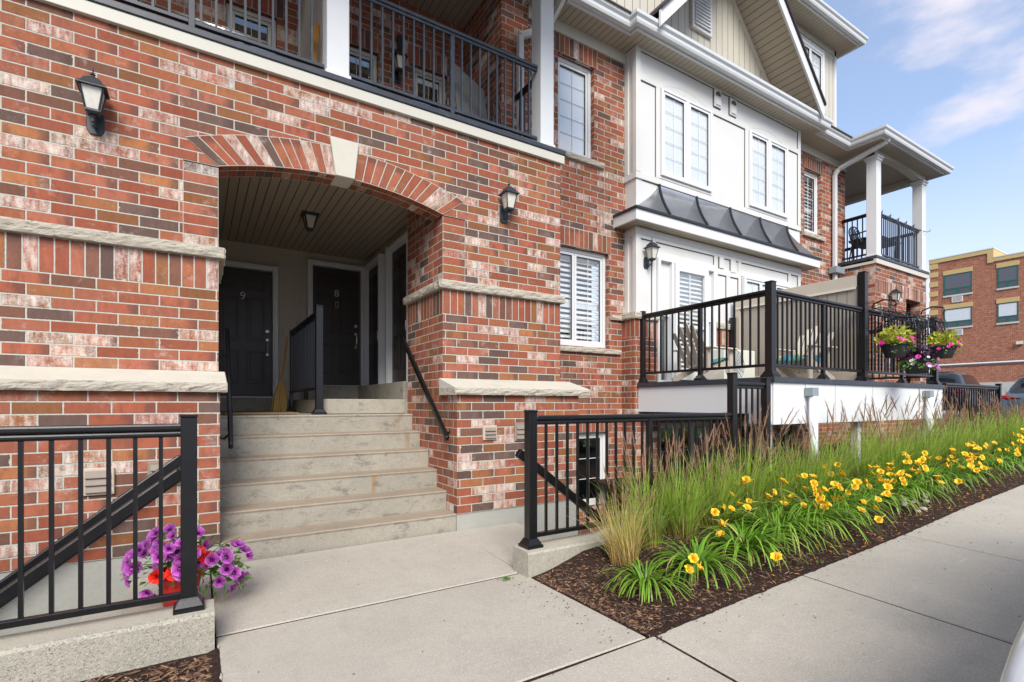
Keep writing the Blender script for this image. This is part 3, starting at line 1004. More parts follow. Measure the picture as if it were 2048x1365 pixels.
# --- gable with board siding
gx, gz0, gs = 7.92, 6.86, 1.06
g_ = MB()
hw = (9.33 - gz0 + 0.05) / gs
P = [(gx - hw, 5.76, gz0), (gx + hw, 5.76, gz0), (gx, 5.76, gz0 + hw * gs)]
g_.poly(P, [(p[0] / 0.168, p[2]) for p in P])
P2 = [(p[0], 5.9, p[2]) for p in reversed(P)]
g_.poly(P2, [(p[0] / 0.168, p[2]) for p in P2])
g_.build('gable_siding', M_SIDING, house)
for sg in (-1, 1):
    def gp_(d, z):                 # d = distance from gable centre
        return gx + sg * d
    # rake board, roof edge and raking soffit
    apex = 9.36
    dd = (apex - 6.97) / gs
    r_ = MB()
    for (o0, o1, y0, y1, nm, mt) in ((-.17, 0.0, 5.045, 5.08, 'rake_board', M_WHITE), (0.0, .035, 5.01, 5.9, 'roof_edge', M_RAKE)):
        q = MB()
        k0 = 0.0
        pts = [(gx, apex + o0 * 1.4), (gx + sg * dd, apex - dd * gs + o0 * 1.4), (gx + sg * dd, apex - dd * gs + o1 * 1.4), (gx, apex + o1 * 1.4)]
        if sg > 0: pts = pts[::-1]
        q.prism(pts, y0, y1)
        q.build(nm, mt, house)
    q = MB()
    L = math.hypot(dd, dd * gs)
    A = [(gx, 5.08, apex - .10), (gx + sg * dd, 5.08, apex - .10 - dd * gs), (gx + sg * dd, 5.755, apex - .10 - dd * gs), (gx, 5.755, apex - .10)]
    if sg < 0: A = A[::-1]
    us = [(0, 0), (L / 0.12, 0), (L / 0.12, 1), (0, 1)]
    if sg < 0: us = us[::-1]
    q.poly(A, us)
    q.build('rake_soffit', M_SOFFIT, house)
    q = MB()
    pts = [(gx, apex - .11), (gx + sg * dd, apex - .11 - dd * gs), (gx + sg * dd, apex - .24 - dd * gs), (gx, apex - .24)]
    q.prism(pts if sg < 0 else pts[::-1], 5.735, 5.759)
    q.build('rake_frieze', M_TAUPEL, house)
    q = MB()
    pts = [(gx, apex), (gx + sg * dd, apex - dd * gs), (gx + sg * dd, apex - dd * gs - .09), (gx, apex - .09)]
    q.prism(pts if sg < 0 else pts[::-1], 5.9, 9.5)
    q.build('gable_roof', M_SHINGLE, house)
v = MB()
v.box(7.18, 7.71, 5.70, 5.758, 7.74, 8.62)
vo = v.build('gable_vent', M_WHITE, house, bevel=.006)
v = MB()
for i in range(12):
    v.bar((7.24, 5.69, 7.83 + i * .06), (7.65, 5.69, 7.83 + i * .06), 0.062, 0.012, (0, -.95, .4))
v.build('louvre', M_WHITE, vo)

# --- third storey
t3 = MB()
f = lambda p, k: ((p[0] if k in 'fb' else p[1]) / 0.168, p[2])
t3.box(3.75, 12.20, 5.82, 9.5, 6.8, 9.23, f)
t3.build('third_storey_wall', M_SIDING, house)
t3 = MB(); t3.box(12.13, 12.215, 5.80, 5.90, 6.8, 9.23); t3.build('corner_board', M_WHITE, house)
window(10.55, 11.62, 7.72, 8.93, 5.765, 2, 4, 2, blind='', fw=.06)
b = MB(); b.box(10.62, 11.55, 5.808, 5.817, 7.80, 8.86); b.build('roller_blind', M_BLIND, house)
b = MB()
for q in ((10.46, 10.55, 7.66, 9.02), (11.62, 11.70, 7.66, 9.02)): b.box(q[0], q[1], 5.79, 5.82, q[2], q[3])
b.box(10.55, 11.62, 5.79, 5.82, 8.93, 9.02)
b.build('window_trim', M_WHITE, house)
e = MB()
e.sweep([(3.3, 5.42), (12.42, 5.42), (12.42, 9.5)], [(q[0], q[1] + 2.50) for q in GP], close=True)
e.build('gutter', M_GUTTER, house)
e = MB()
e.sweep([(3.3, 5.45), (12.39, 5.45), (12.39, 9.5)], [(0, 9.18), (0.028, 9.18), (0.028, 9.33), (0, 9.33)], close=True)
e.build('eave_fascia', M_GUTTER, house)
soffit(3.3, 12.40, 5.44, 5.82, 9.2); soffit(12.2, 12.40, 5.82, 9.5, 9.2)
e = MB(); e.box(3.78, 12.2, 5.80, 5.82, 9.08, 9.2); e.build('frieze_board', M_FASCIA, house)
e = MB(); e.prism([(5.42, 9.34), (9.5, 10.6), (9.5, 9.34)], 3.3, 12.42, 'x'); e.build('main_roof', M_SHINGLE, house)
# a further dormer eave showing beyond the corner
e = MB()
e.sweep([(12.15, 7.18), (13.05, 7.18), (13.05, 9.5)], [(q[0], q[1] + 1.55) for q in GP], close=True)
e.build('gutter', M_GUTTER, house)
soffit(12.2, 13.07, 7.19, 9.5, 8.25)
e = MB(); e.prism([(7.2, 8.38), (9.5, 9.0), (9.5, 8.38)], 12.2, 13.05, 'x'); e.build('dormer_roof', M_SHINGLE, house)


# --- balconies (left in front of us, right mirrored at the far corner)
def balcony_edge(x0, x1, y1, left_return):
    e = MB()
    e.box(x0, x1, 4.965, 5.02, 4.245, 4.348)
    if left_return: e.box(x0, x0 + 0.04, 5.02, y1, 4.245, 4.348)
    e.box(x0, x1, 5.02, y1, 4.30, 4.345)
    o = e.build('balcony_fascia', M_FASCIA, house, bevel=.003)
    c = MB()
    c.box(x0 - .012, x1 + .012, 4.95, 5.30, 4.349, 4.408)
    if left_return: c.box(x0 - .012, x0 + .25, 5.30, y1, 4.349, 4.408)
    c.box(x0 + .25 if left_return else x0, x1, 5.30, y1, 4.349, 4.39)
    c.build('balcony_cap', M_BLUEBLK, house, bevel=.006)


balcony_edge(-4, 3.855, 6.9, False)
balcony_edge(12.10, 14.75, 7.0, True)


def column(x0, x1, z0=4.409, z1=6.56):
    c = MB()
    c.box(x0, x1, 5.0, 5.2, z0, z1)
    c.box(x0 - .015, x1 + .015, 4.985, 5.215, z0, z0 + .05)
    c.box(x0 - .02, x1 + .02, 4.98, 5.22, z1 - .10, z1 - .05); c.box(x0 - .04, x1 + .04, 4.96, 5.24, z1 - .05, z1)
    c.build('porch_column', M_WHITE, house, bevel=.006)


column(3.52, 3.716); column(1.04, 1.25); column(-1.43, -1.22)
column(12.2, 12.4); column(14.5, 14.70)
bm = MB()
bm.box(-4, 3.73, 5.0, 5.2, 6.56, 6.70)
bm.build('porch_beam', M_FASCIA, house)
bm = MB()
NN = 16
for i in range(NN):                                             # arched front beam of the far porch
    s0, s1 = i / NN, (i + 1) / NN
    xa, xb = 12.16 + 2.56 * s0, 12.16 + 2.56 * s1
    za, zb = [6.56 + 0.09 * max(0, math.sin(math.pi * min(1, max(0, (s - .08) / .84)))) for s in (s0, s1)]
    j = bm.add([(xa, 5.02, za), (xb, 5.02, zb), (xb, 5.02, 6.70), (xa, 5.02, 6.70), (xa, 5.18, za), (xb, 5.18, zb), (xb, 5.18, 6.70), (xa, 5.18, 6.70)])
    for q in ((0, 1, 2, 3), (1, 0, 4, 5), (5, 4, 7, 6)): bm.face([j + a for a in q])
bm.box(12.16, 12.2, 5.18, YW, 6.54, 6.70); bm.box(14.54, 14.70, 5.19, 7.5, 6.56, 6.70)
bm.build('porch_beam', M_FASCIA, house)
# hip roof of the far porch
h = MB()
C0, C1, RZ = (11.72, 4.70), (15.03, 4.70), 7.62
i = h.add([(11.72, 4.70, 6.853), (15.03, 4.70, 6.853), (15.03, 8.6, 6.853), (11.72, 8.6, 6.853), (13.37, 6.35, RZ), (13.37, 8.6, RZ)])
for q in ((0, 1, 4), (1, 2, 5, 4), (3, 0, 4, 5)): h.face([i + a for a in q])
h.build('hip_roof', M_SHINGLE, house)
# recessed balcony behind the front rail
bw = MB()
kb = buv(4.40)
wall(bw, -4, 3.40, 4.40, 6.95, 6.85, 7.05, [(0.28, 0.83, 4.41, 6.06), (1.55, 2.10, 4.41, 6.08), (2.60, 3.13, 4.41, 6.12)], 4.40)
for a0, a1, z0 in ((0.2, 0.91, 6.062), (1.47, 2.18, 6.082), (2.52, 3.21, 6.122)):
    soldier(bw, a0, a1, z0, z0 + .265, 6.844)
bw.box(3.40, 3.60, YW, 7.05, 4.40, 6.95, kb)
bw.box(3.60, 3.817, YW, 6.0, 4.40, 6.95, kb)
bw.build('balcony_wall', M_BRICK, house)
for x0, x1, z1 in ((0.285, 0.825, 6.055), (1.555, 2.095, 6.075), (2.605, 3.125, 6.115)):
    window(x0, x1, 4.415, z1, 6.90, 2, 3, 1, blind=None, mat=M_FASCIA)
soffit(-4, 3.76, 5.2, 6.86, 6.93, M_CEIL)
pt = MB(); pt.box(1.10, 1.20, 5.21, 6.849, 4.41, 6.93); pt.build('balcony_partition', M_TAN, house)
pt = MB(); pt.box(2.36, 2.44, 6.845 - .05, 6.843, 6.2, 6.42); pt.build('exhaust_hood', M_RIB, house)
lp = MB(); lp.box(-4, 4.17, 3.2, 4.99, 6.72, 6.76); lp.box(-4, 3.9, 4.99, 7.1, 6.97, 7.1); lp.build('porch_roof', M_SHINGLE, house)

# --- entry vestibule behind the arch
ve = MB()
fz = lambda p, k: (p[0] / 0.2, p[2])
ve.box(-0.2, 2.75, 9.0, 9.1, 1.0, 3.9)
ve.box(2.55, 2.65, 6.081, 8.999, 1.0, 3.9)
ve.box(-0.1, 0.05, 5.251, 8.999, 0.8, 3.9)
ve.box(0.19, 1.50, 8.985, 8.999, 3.62, 3.70); ve.box(1.12, 1.16, 8.985, 8.999, 1.35, 3.62); ve.box(1.45, 1.50, 8.985, 8.999, 1.35, 3.62)
ve.build('entry_wall', M_TAN, house)
soffit(-0.2, 2.75, 5.255, 9.05, 3.82, M_CEIL, name='entry_ceiling')


def text_mesh(txt, size, name, mat, parent, loc, rot=(R(90), 0, 0)):
    c = bpy.data.curves.new('t', 'FONT')
    c.body, c.size, c.extrude, c.align_x = txt, size, 0.004, 'CENTER'
    t_ = bpy.data.objects.new('t', c)
    COL.objects.link(t_)
    bpy.context.view_layer.update()
    me = bpy.data.meshes.new_from_object(t_.evaluated_get(bpy.context.evaluated_depsgraph_get()))
    bpy.data.objects.remove(t_)
    M_ = Matrix.Translation(Vector(loc)) @ Matrix.Rotation(rot[2], 4, 'Z') @ Matrix.Rotation(rot[0], 4, 'X')
    mb = MB()
    mb.v = [tuple(M_ @ v_.co) for v_ in me.vertices]
    for p in me.polygons: mb.face(p.vertices)
    return mb.build(name, mat, parent)


def door(x0, x1, z0, z1, Y, num=None, handle='r', axis='y', label=None):
    """panelled door; axis 'y' faces -Y, axis 'x' faces -X (x0..x1 are then Y values, Y is X)"""
    def T(mb):
        if axis == 'x': mb.v = [(Y + (p[1] - Y), -p[0] + x0 + x1, p[2]) for p in mb.v]
        return mb
    d = MB()
    d.box(x0, x1, Y, Y + .045, z0, z1)
    w_ = x1 - x0
    for cx in (0.28, 0.72):
        for c, e, ii in ((0.10, 0.36, 0), (0.44, 0.78, 1), (0.84, 0.93, 2)):
            a, b_ = x0 + w_ * (cx - .155), x0 + w_ * (cx + .155)
            zc, zd = z0 + (z1 - z0) * c, z0 + (z1 - z0) * e
            for q in ((a, b_, zd - .022, zd), (a, b_, zc, zc + .022), (a, a + .022, zc + .022, zd - .022), (b_ - .022, b_, zc + .022, zd - .022)):
                d.box(q[0], q[1], Y - .016, Y - .0005, q[2], q[3])
            d.box(a + .05, b_ - .05, Y - .013, Y - .0005, zc + .05, zd - .05)
    o = T(d).build('door', M_DOOR, house, bevel=.003)
    if label: o['label'] = label
    fr = MB()
    fw = .085
    for q in ((x0 - fw, x0 - .004, z0 - .02, z1 + fw), (x1 + .004, x1 + fw, z0 - .02, z1 + fw), (x0 - .004, x1 + .004, z1 + .004, z1 + fw)):
        fr.box(q[0], q[1], Y - .075, Y + .03, q[2], q[3])
        if q[1] - q[0] < .1: fr.box(q[0] + .02, q[1] - .02, Y - .088, Y - .075, q[2], q[3])
        else: fr.box(q[0], q[1], Y - .088, Y - .075, q[2] + .02, q[3] - .02)
    T(fr).build('door_frame', M_TRIM, o, bevel=.004)
    th = MB(); th.box(x0, x1, Y - .07, Y - .001, z0 - .03, z0 - .004); T(th).build('threshold', M_TRIM, o)
    hx = x1 - .07 if handle == 'r' else x0 + .07
    hd = MB()
    for zz, rr in ((z0 + 1.04, .034), (z0 + .90, .03)):
        hd.lathe([(rr, 0), (rr * .8, .02), (rr * .4, .022)], (0, 0, 0), 14)
        k_ = len(hd.v) - 42
        hd.v[k_:] = [(hx + p[0], Y - .001 - p[2], zz + p[1]) for p in hd.v[k_:]]
    hd.tube([(hx, Y - .012, z0 + .88), (hx, Y - .06, z0 + .85), (hx, Y - .062, z0 + .73), (hx, Y - .012, z0 + .68)], .009, 8)
    hd.box(hx - .016, hx + .016, Y - .012, Y - .001, z0 + .65, z0 + .70)
    T(hd).build('handle', M_STEEL, o, smooth=False)
    if num:
        text_mesh(num, .17, 'house_number', M_NUM, o, ((x0 + x1) / 2, Y - .006, z0 + 1.52))
    return o


d9 = door(0.18, 1.015, 1.40, 3.40, 8.97, '9', 'r', label='dark six-panel door with the number 9')
d8 = door(1.63, 2.42, 1.60, 3.60, 8.97, '8', 'r', label='dark six-panel door with the number 8')
tg = MB()
for q in ((2.0, 2.007, 2.93, 3.03), (2.043, 2.05, 2.93, 3.03), (2.007, 2.043, 2.93, 2.937), (2.007, 2.043, 3.023, 3.03)): tg.box(q[0], q[1], 8.962, 8.9695, q[2], q[3])
tg.build('tag_holder', M_NUM, d8)
door(8.05, 8.83, 1.60, 3.60, 2.54, None, 'r', axis='x')
door(6.75, 7.58, 1.60, 3.60, 2.54, None, 'r', axis='x')
for i, (u, v_) in enumerate(((569, 666), (597, 648))):
    p = at_y(u, v_, 8.97)
    b = MB(); b.box(p.x - .022, p.x + .022, 8.955, 8.999, p.z - .05, p.z + .05)
    b.build('doorbell', M_BEIGEP, house, bevel=.004)

# --- patio door unit in the lower bay
pd = MB()
x0, x1, z0, z1, Y = 6.05, 7.46, 1.60, 3.56, 5.435
for q in ((x0, x0 + .06, z0, z1), (x1 - .06, x1, z0, z1), (x0 + .06, x1 - .06, z1 - .05, z1)): pd.box(q[0], q[1], Y, Y + .16, q[2], q[3])
pd.box(x0 + .06, x1 - .06, Y, Y + .16, z0, z0 + .05)
pd.box(6.36, 6.41, Y, Y + .16, z0 + .05, z1 - .05); pd.box(7.21, 7.26, Y, Y + .16, z0 + .05, z1 - .05)
pdo = pd.build('patio_door', M_WHITE, house, bevel=.004)
lf = MB()
for q in ((6.415, 6.50, z0 + .06, z1 - .06), (7.12, 7.205, z0 + .06, z1 - .06), (6.50, 7.12, z1 - .17, z1 - .06), (6.50, 7.12, z0 + .06, z0 + .2), (6.50, 7.12, 2.50, 2.55)): lf.box(q[0], q[1], Y - .03, Y + .02, q[2], q[3])
lf.build('door_leaf', M_WHITE, pdo, bevel=.004)
gl = MB(); gl.box(6.50, 7.12, Y - .005, Y, z0 + .2, 2.50); gl.box(6.50, 7.12, Y - .005, Y, 2.55, z1 - .17)
gl.box(6.11, 6.36, Y + .11, Y + .115, z0 + .05, z1 - .05); gl.box(7.26, 7.40, Y + .11, Y + .115, z0 + .05, z1 - .05)
gl.build('pane', M_GLASS, pdo)
sh = MB()
for i in range(24):
    z = z0 + .25 + i * .07
    sh.bar((6.50, Y + .05, z), (7.12, Y + .05, z), .06, .008, (0, -.7, .7))
sh.box(6.78, 6.80, Y + .005, Y + .012, z0 + .2, z1 - .17)
sh.build('shutter', M_BLIND, pdo)
bk = MB(); bk.box(6.06, 7.45, Y + .30, Y + .31, z0, z1); bk.build('room_backdrop', M_INSIDE, pdo)
hd = MB(); hd.box(6.44, 6.47, Y - .06, Y - .03, 2.35, 2.52); hd.build('handle', M_STEEL, pdo)
window(8.225, 9.715, 2.67, 3.555, 5.42, 2, 2, 3, blind='flat')

# --- far porch brick walls
w = MB()
wall(w, 12.13, 14.72, 0.2, 4.244, YU, 5.2, [(13.63, 14.40, 0.2, 3.66)], 2.25)
w.box(12.13, 12.33, 5.2, YW, 0.2, 4.244, lo); w.box(14.52, 14.72, 5.2, 8.5, 0.2, 4.244, lo)
soldier(w, 12.13, 14.72, 3.66, 3.93, YU - .006)
w.box(13.2, 14.6, 6.5, 6.6, 0.2, 4.0, lo)
w.build('porch_wall', M_BRICK, house)
b = MB(); b.box(11.70, 12.05, 5.55, 5.72, 4.12, 4.26); b.build('meter_box', M_GREY, house, bevel=.006)

# --- downspouts
for pts in (((12.02, 4.70, 6.74), (12.0, 4.74, 6.66), (11.88, 5.60, 6.40), (11.85, 5.66, 6.30), (11.85, 5.66, 3.0)),
            ((3.92, 4.70, 6.74), (3.94, 4.74, 6.66), (4.05, 5.60, 6.40), (3.66, 5.68, 6.20), (3.66, 5.68, 4.42))):
    d = MB()
    for a, c in zip(pts, pts[1:]): d.bar(a, c, .085, .075, (0, -1, 0.05))
    d.build('downspout', M_GUTTER, house, bevel=.012, seg=2)

# ------------------------------------------------------------------ ground, pavement, road
def grid(xs, ys, zf, name, mat, parent=None, smooth=True):
    mb = MB()
    ids = [[None] * len(ys) for _ in xs]
    for i, x in enumerate(xs):
        k = mb.add([(x, y, zf(x, y)) for y in ys])
        for j in range(len(ys)): ids[i][j] = k + j
    for i in range(len(xs) - 1):
        for j in range(len(ys) - 1):
            mb.face((ids[i][j], ids[i + 1][j], ids[i + 1][j + 1], ids[i][j + 1]))
    return mb.build(name, mat, parent, smooth=smooth)


def lin(a, b, n): return [a + (b - a) * i / n for i in range(n + 1)]


def ground_z(x, y):
    if -8 < x < 15.5 and 3.4 < y < 14: return -2.0
    if y < 0.3: return zs(x) - 0.26
    return zs(x) - (0.30 if x < 15 else 0.02)


M_GROUND = M_ASPHALT
struct(grid([-500, -60, -8.01, -7.99, -2, 2, 6, 9, 12, 15.49, 15.51, 20, 60, 700], [-400, -60, -8, 0.29, 0.31, 3.39, 3.41, 8, 13.99, 14.01, 60, 700], ground_z, 'ground', M_GROUND))
struct(grid([-60, -6, 0, 2.2, 5.48, 9, 14, 20, 60], [-9, -4, 0.14], lambda x, y: zs(x) - .20, 'road', M_ASPHALT))
kb_ = MB()
for a, b in zip([-60, -6, 0, 2.2, 5.48, 9, 14, 20], [-6, 0, 2.2, 5.48, 9, 14, 20, 60]):
    za, zb = walk_z(a, .45), walk_z(b, .45)
    i = kb_.add([(a, .15, za - .3), (a, .15, za), (a, .30, za), (a, .30, za - .3), (b, .15, zb - .3), (b, .15, zb), (b, .30, zb), (b, .30, zb - .3)])
    for q in ((0, 4, 5, 1), (1, 5, 6, 2), (2, 6, 7, 3)): kb_.face([i + c for c in q])
struct(kb_.build('kerb', M_CURBTOP))


def slab(mb, x0, x1, y0, y1, zf, th=0.12, nx=4, ny=3, ch=0.008):
    """paving slab following the ground, edges eased"""
    xs_, ys_ = [x0, x0 + ch] + lin(x0, x1, nx)[1:-1] + [x1 - ch, x1], [y0, y0 + ch] + lin(y0, y1, ny)[1:-1] + [y1 - ch, y1]
    ids = {}
    for i, x in enumerate(xs_):
        for j, y in enumerate(ys_):
            e = i in (0, len(xs_) - 1) or j in (0, len(ys_) - 1)
            ids[i, j] = mb.add([(x, y, zf(x, y) - (ch * .7 if e else 0))])
    for i in range(len(xs_) - 1):
        for j in range(len(ys_) - 1):
            mb.face((ids[i, j], ids[i + 1, j], ids[i + 1, j + 1], ids[i, j + 1]))
    I, J = len(xs_) - 1, len(ys_) - 1
    rim = [(i, 0) for i in range(I)] + [(I, j) for j in range(J)] + [(i, J) for i in range(I, 0, -1)] + [(0, j) for j in range(J, 0, -1)]
    low = {}
    for (i, j) in rim:
        p = mb.v[ids[i, j]]
        low[i, j] = mb.add([(p[0], p[1], p[2] - th)])
    for a, b in zip(rim, rim[1:] + rim[:1]):
        mb.face((ids[a], low[a], low[b], ids[b]))


sw = MB()
JX = [-6.2, -4.6, -3.0, -1.4, 0.22, 2.235, 3.79, 5.48, 6.99, 8.6, 10.2, 11.8, 13.4, 15.0, 16.6, 18.2, 19.8, 21.4]
for a, b in zip(JX, JX[1:]):
    slab(sw, a + .010, b - .010, 0.305, YS - .004, walk_z, nx=6, ny=6)
struct(sw.build('sidewalk', M_WALK))


pw = MB()
slab(pw, 0.09, 2.195, 3.390, 4.632, pad_z, nx=6, ny=5)
slab(pw, 0.09, 2.19, YS + .018, 3.368, pad_z, nx=6, ny=5)
struct(pw.build('path', M_WALK))
jf = MB()
for x in JX[1:-1]:
    for y0, y1 in zip(lin(.31, YS, 5), lin(.31, YS, 5)[1:]):
        jf.poly([(x - .012, y0, walk_z(x, y0) - .0068), (x + .012, y0, walk_z(x, y0) - .0068), (x + .012, y1, walk_z(x, y1) - .0068), (x - .012, y1, walk_z(x, y1) - .0068)])
for y in (3.379, YS + .007, 4.637):
    for x0, x1 in zip(lin(.085, 2.2, 6), lin(.085, 2.2, 6)[1:]):
        jf.poly([(x0, y - .012, pad_z(x0, y) - .0068), (x1, y - .012, pad_z(x1, y) - .0068), (x1, y + .012, pad_z(x1, y) - .0068), (x0, y + .012, pad_z(x0, y) - .0068)])
struct(jf.build('pavement_joints', M_SOIL))
for sg, lab in ((1, 'concrete steps going down to the right of the entry behind the right railing'), (-1, 'concrete steps going down to the left of the entry behind the left railing')):
    ap = MB()
    if sg > 0: slab(ap, 2.205, 2.95, 3.465, 4.655, lambda x, y: -0.01 - .05 * (4.66 - y) / 1.2, nx=2, ny=2)
    else: slab(ap, -0.42, 0.078, 3.465, 4.655, lambda x, y: -0.02 - .04 * (4.66 - y) / 1.2, nx=2, ny=2)
    for i in range(8):
        x0 = 2.95 + .27 * i if sg > 0 else -.69 - .27 * i
        slab(ap, x0, x0 + .27, 3.465, 4.655, lambda x, y: -0.22 - .19 * i, th=.19, nx=1, ny=1)
    tag(ap.build('well_steps', M_WALK), lab, 'steps')

# kerb walls that carry the railings
for x0, x1, lab in ((-5, 0.078, 'low concrete kerb wall with pebbly face under the left railing'), (2.16, 5.0, 'low concrete kerb wall beside the grasses under the right railing')):
    c = MB()
    xs_ = lin(x0, x1, int((x1 - x0) / .09))
    ids = []
    for x in xs_:
        n_ = noise.noise(Vector((x * 4, 1, 0))) * .006
        zf = 0.132 + (zs(x) + .06 if x > 3 else 0)
        ids.append(c.add([(x, 3.235 + n_, -.4), (x, 3.235 + n_, zf - .02), (x, 3.25 + n_ * .6, zf - .004), (x, 3.27, zf), (x, 3.455, zf), (x, 3.46, zf - .01), (x, 3.46, -1.8)]))
    for A, B in zip(ids, ids[1:]):
        for j in range(6): c.face((A + j, B + j, B + j + 1, A + j + 1), None, 0 if j < 3 else 1)
    c.face([ids[0] + j for j in reversed(range(7))]); c.face([ids[-1] + j for j in range(7)])
    o = c.build('kerb_wall', [M_CURB, M_CURBTOP], None)
    tag(o, lab, 'kerb wall')

# mulch beds
def edge(v_): return .012 * (1 + noise.noise(Vector((v_ * 9, 3, 1)))) + .010 * noise.noise(Vector((v_ * 31, 5, 1)))


def bed_grid(xs, ys, zf, we):
    """bed surface whose rim spills a little over the paving (we: 'w' west rim, 'e' east rim)"""
    m_ = MB(); ids = {}
    for i, x in enumerate(xs):
        for j, y in enumerate(ys):
            z = zf(x, y); X, Y = x, y
            if j == 0: Y = y - edge(x) - .004; z = walk_z(x, YS) + .001 if x > 2.2 or x < .09 else z
            if i == 0 and we == 'w': X = x - edge(y + 7) - .004; z -= .002
            if i == len(xs) - 1 and we == 'e': X = x + edge(y + 3) + .004; z = pad_z(.09, y) + .001
            if j == 1: z = max(z, walk_z(x, YS) + .007)
            ids[i, j] = m_.add([(X, Y, z)])
    for i in range(len(xs) - 1):
        for j in range(len(ys) - 1): m_.face((ids[i, j], ids[i + 1, j], ids[i + 1, j + 1], ids[i, j + 1]))
    return struct(m_.build('mulch_bed', M_SOIL, None, smooth=True))


bed_grid(lin(2.2, 6, 150) + lin(6, 15, 180)[1:], [YS, YS + .02] + lin(YS + .06, 3.24, 30), bed_z, 'w')
struct(grid(lin(5.0, 15, 40), lin(3.2, 5.8, 8), lambda x, y: zs(x) + .06, 'mulch_bed', M_SOIL))
bed_grid(lin(-5, 0.084, 120), [YS, YS + .02] + lin(YS + .06, 3.236, 26), lambda x, y: -0.072 - .02 * (3.2 - y) + .014 * noise.noise(Vector((x * 4, y * 4, 3))) + zs(x) * .2, 'e')


def chips(name, mats, spots, smin, smax, label, cat):
    mb = MB()
    for x, y, z in spots:
        L = random.uniform(smin, smax); w_ = L * random.uniform(.12, .35)
        a = random.uniform(0, 6.3)
        d = Vector((math.cos(a), math.sin(a), random.uniform(-.25, .35))).normalized()
        s_ = d.cross(Vector((random.uniform(-.4, .4), random.uniform(-.4, .4), 1))).normalized()
        up_ = s_.cross(d)
        p = Vector((x, y, z + .004))
        i = mb.add([p - d * L / 2 - s_ * w_ / 2, p + d * L / 2 - s_ * w_ / 3, p + d * L / 2.1 + s_ * w_ / 2.4, p - d * L / 2.2 + s_ * w_ / 2, p + up_ * .005])
        m_ = random.randrange(len(mats))
        for q in ((0, 1, 4), (1, 2, 4), (2, 3, 4), (3, 0, 4)): mb.face([i + c for c in q], None, m_)
    o = mb.build(name, mats)
    tag(o, label, cat, kind='stuff')


sp = []
for _ in range(9000):
    x, y = 2.2 + 7.5 * random.random() ** 1.7, random.uniform(YS, 3.2)
    sp.append((x, y, bed_z(x, y)))
chips('bark_chips', [M_CHIPD, M_CHIPM, M_CHIPD, M_CHIPM, M_CHIPD, M_CHIPL], sp, .010, .045, 'dark brown bark mulch chips strewn over the long flower bed', 'mulch')
sp = []
for _ in range(4500):
    x, y = random.uniform(-1.4, .08), random.uniform(YS, 3.2)
    sp.append((x, y, -0.072 - .02 * (3.2 - y) + zs(x) * .2))
chips('bark_chips', [M_CHIPD, M_CHIPM, M_CHIPM, M_CHIPL], sp, .012, .06, 'brown bark mulch chips in the bed below the left kerb wall', 'mulch')
sp = []
for _ in range(90):
    x = random.uniform(3.4, 8.5); y = YS + abs(random.gauss(0.03, .16))
    sp.append((x, y, bed_z(x, y) + .006))
chips('fallen_petals', [M_ORANGE], sp, .015, .04, 'orange withered lily petals fallen along the edge of the mulch', 'petals')
sp = []
for _ in range(130):
    x, y = random.uniform(.1, 7), random.uniform(.6, 4.5)
    if y > YS and x > 2.15: continue
    sp.append((x, y, (walk_z(x, y) if y < YS else pad_z(x, y)) - .001))
for _ in range(160):
    x = random.uniform(1.9, 2.25) if random.random() < .5 else random.uniform(2.3, 8)
    y = random.uniform(2.1, 3.2) if x < 2.2 else YS - abs(random.gauss(0, .06))
    sp.append((x, y, (walk_z(x, y) if y < YS else pad_z(x, y)) - .001))
chips('bark_crumbs', [M_CHIPD], sp, .006, .018, 'scattered dark bark crumbs on the concrete pavement', 'crumbs')

pb = None
for i in range(13):
    u, v_ = random.uniform(1775, 1862), 0
    v_ = 1005 + (u - 1775) * 0.32 + random.uniform(-14, 18)
    p = at_z(u, v_, zs(5.0) + .02)
    if p.y < YS + .02: p.y = YS + .03
    m_ = MB()
    m_.lathe([(0.001, -.5), (.42, -.4), (.5, 0), (.40, .38), (.001, .5)], (0, 0, 0), 10, cap=False)
    s_ = random.uniform(.045, .085)
    m_.v = [(x * s_ * 1.15 * (1 + .08 * math.sin(k_)), y * s_, z * s_ * .55) for k_, (x, y, z) in enumerate(m_.v)]
    o = m_.build('river_stone', M_PEBBLE, None, smooth=True)
    o.location = (p.x, p.y, bed_z(p.x, p.y) + .012); o.rotation_euler.z = random.uniform(0, 3)
    tag(o, 'small pale river stone lying on the mulch beside the pavement edge', 'stone', 'pale stones at the edge of the bed')

# ------------------------------------------------------------------ entry stairs
st = thing('concrete_stairs', (1.2, 5.3, 0), 'stained concrete entry stairs rising between the brick piers', 'stairs')
sx0, sx1 = XL + .004, XR - .004
RISE, RUN, FIRST = 0.198, 0.25, 0.166
for i in range(6):
    t_ = MB()
    z1 = FIRST + RISE * i
    y0 = 4.640 + RUN * i
    yb = y0 + RUN + .05 if i < 5 else 8.97
    xe = sx1 if i else 2.225
    nx = 24
    prof = lambda y, z: None
    z0 = -.05 if i == 0 else z1 - RISE - .02
    ids = []
    for j in range(nx + 1):
        x = sx0 + (xe - sx0) * j / nx
        w_ = .003 * noise.noise(Vector((x * 6, i, 0)))
        ids.append(t_.add([(x, y0 + .018, z0), (x, y0 + .012 + w_, z1 - .03), (x, y0 + .003 + w_, z1 - .012), (x, y0 + .012 + w_, z1 - .001 + w_), (x, y0 + .06, z1), (x, yb, z1 + .004), (x, yb, z0)]))
    for A, B in zip(ids, ids[1:]):
        for j in range(6): t_.face((A + j, B + j, B + j + 1, A + j + 1), None, 1 if j in (2, 3, 4) and i < 5 else 0)
    t_.face([ids[0] + j for j in reversed(range(7))]); t_.face([ids[-1] + j for j in range(7)])
    t_.build('step' if i < 5 else 'landing', [M_STEP, M_TREAD], st)
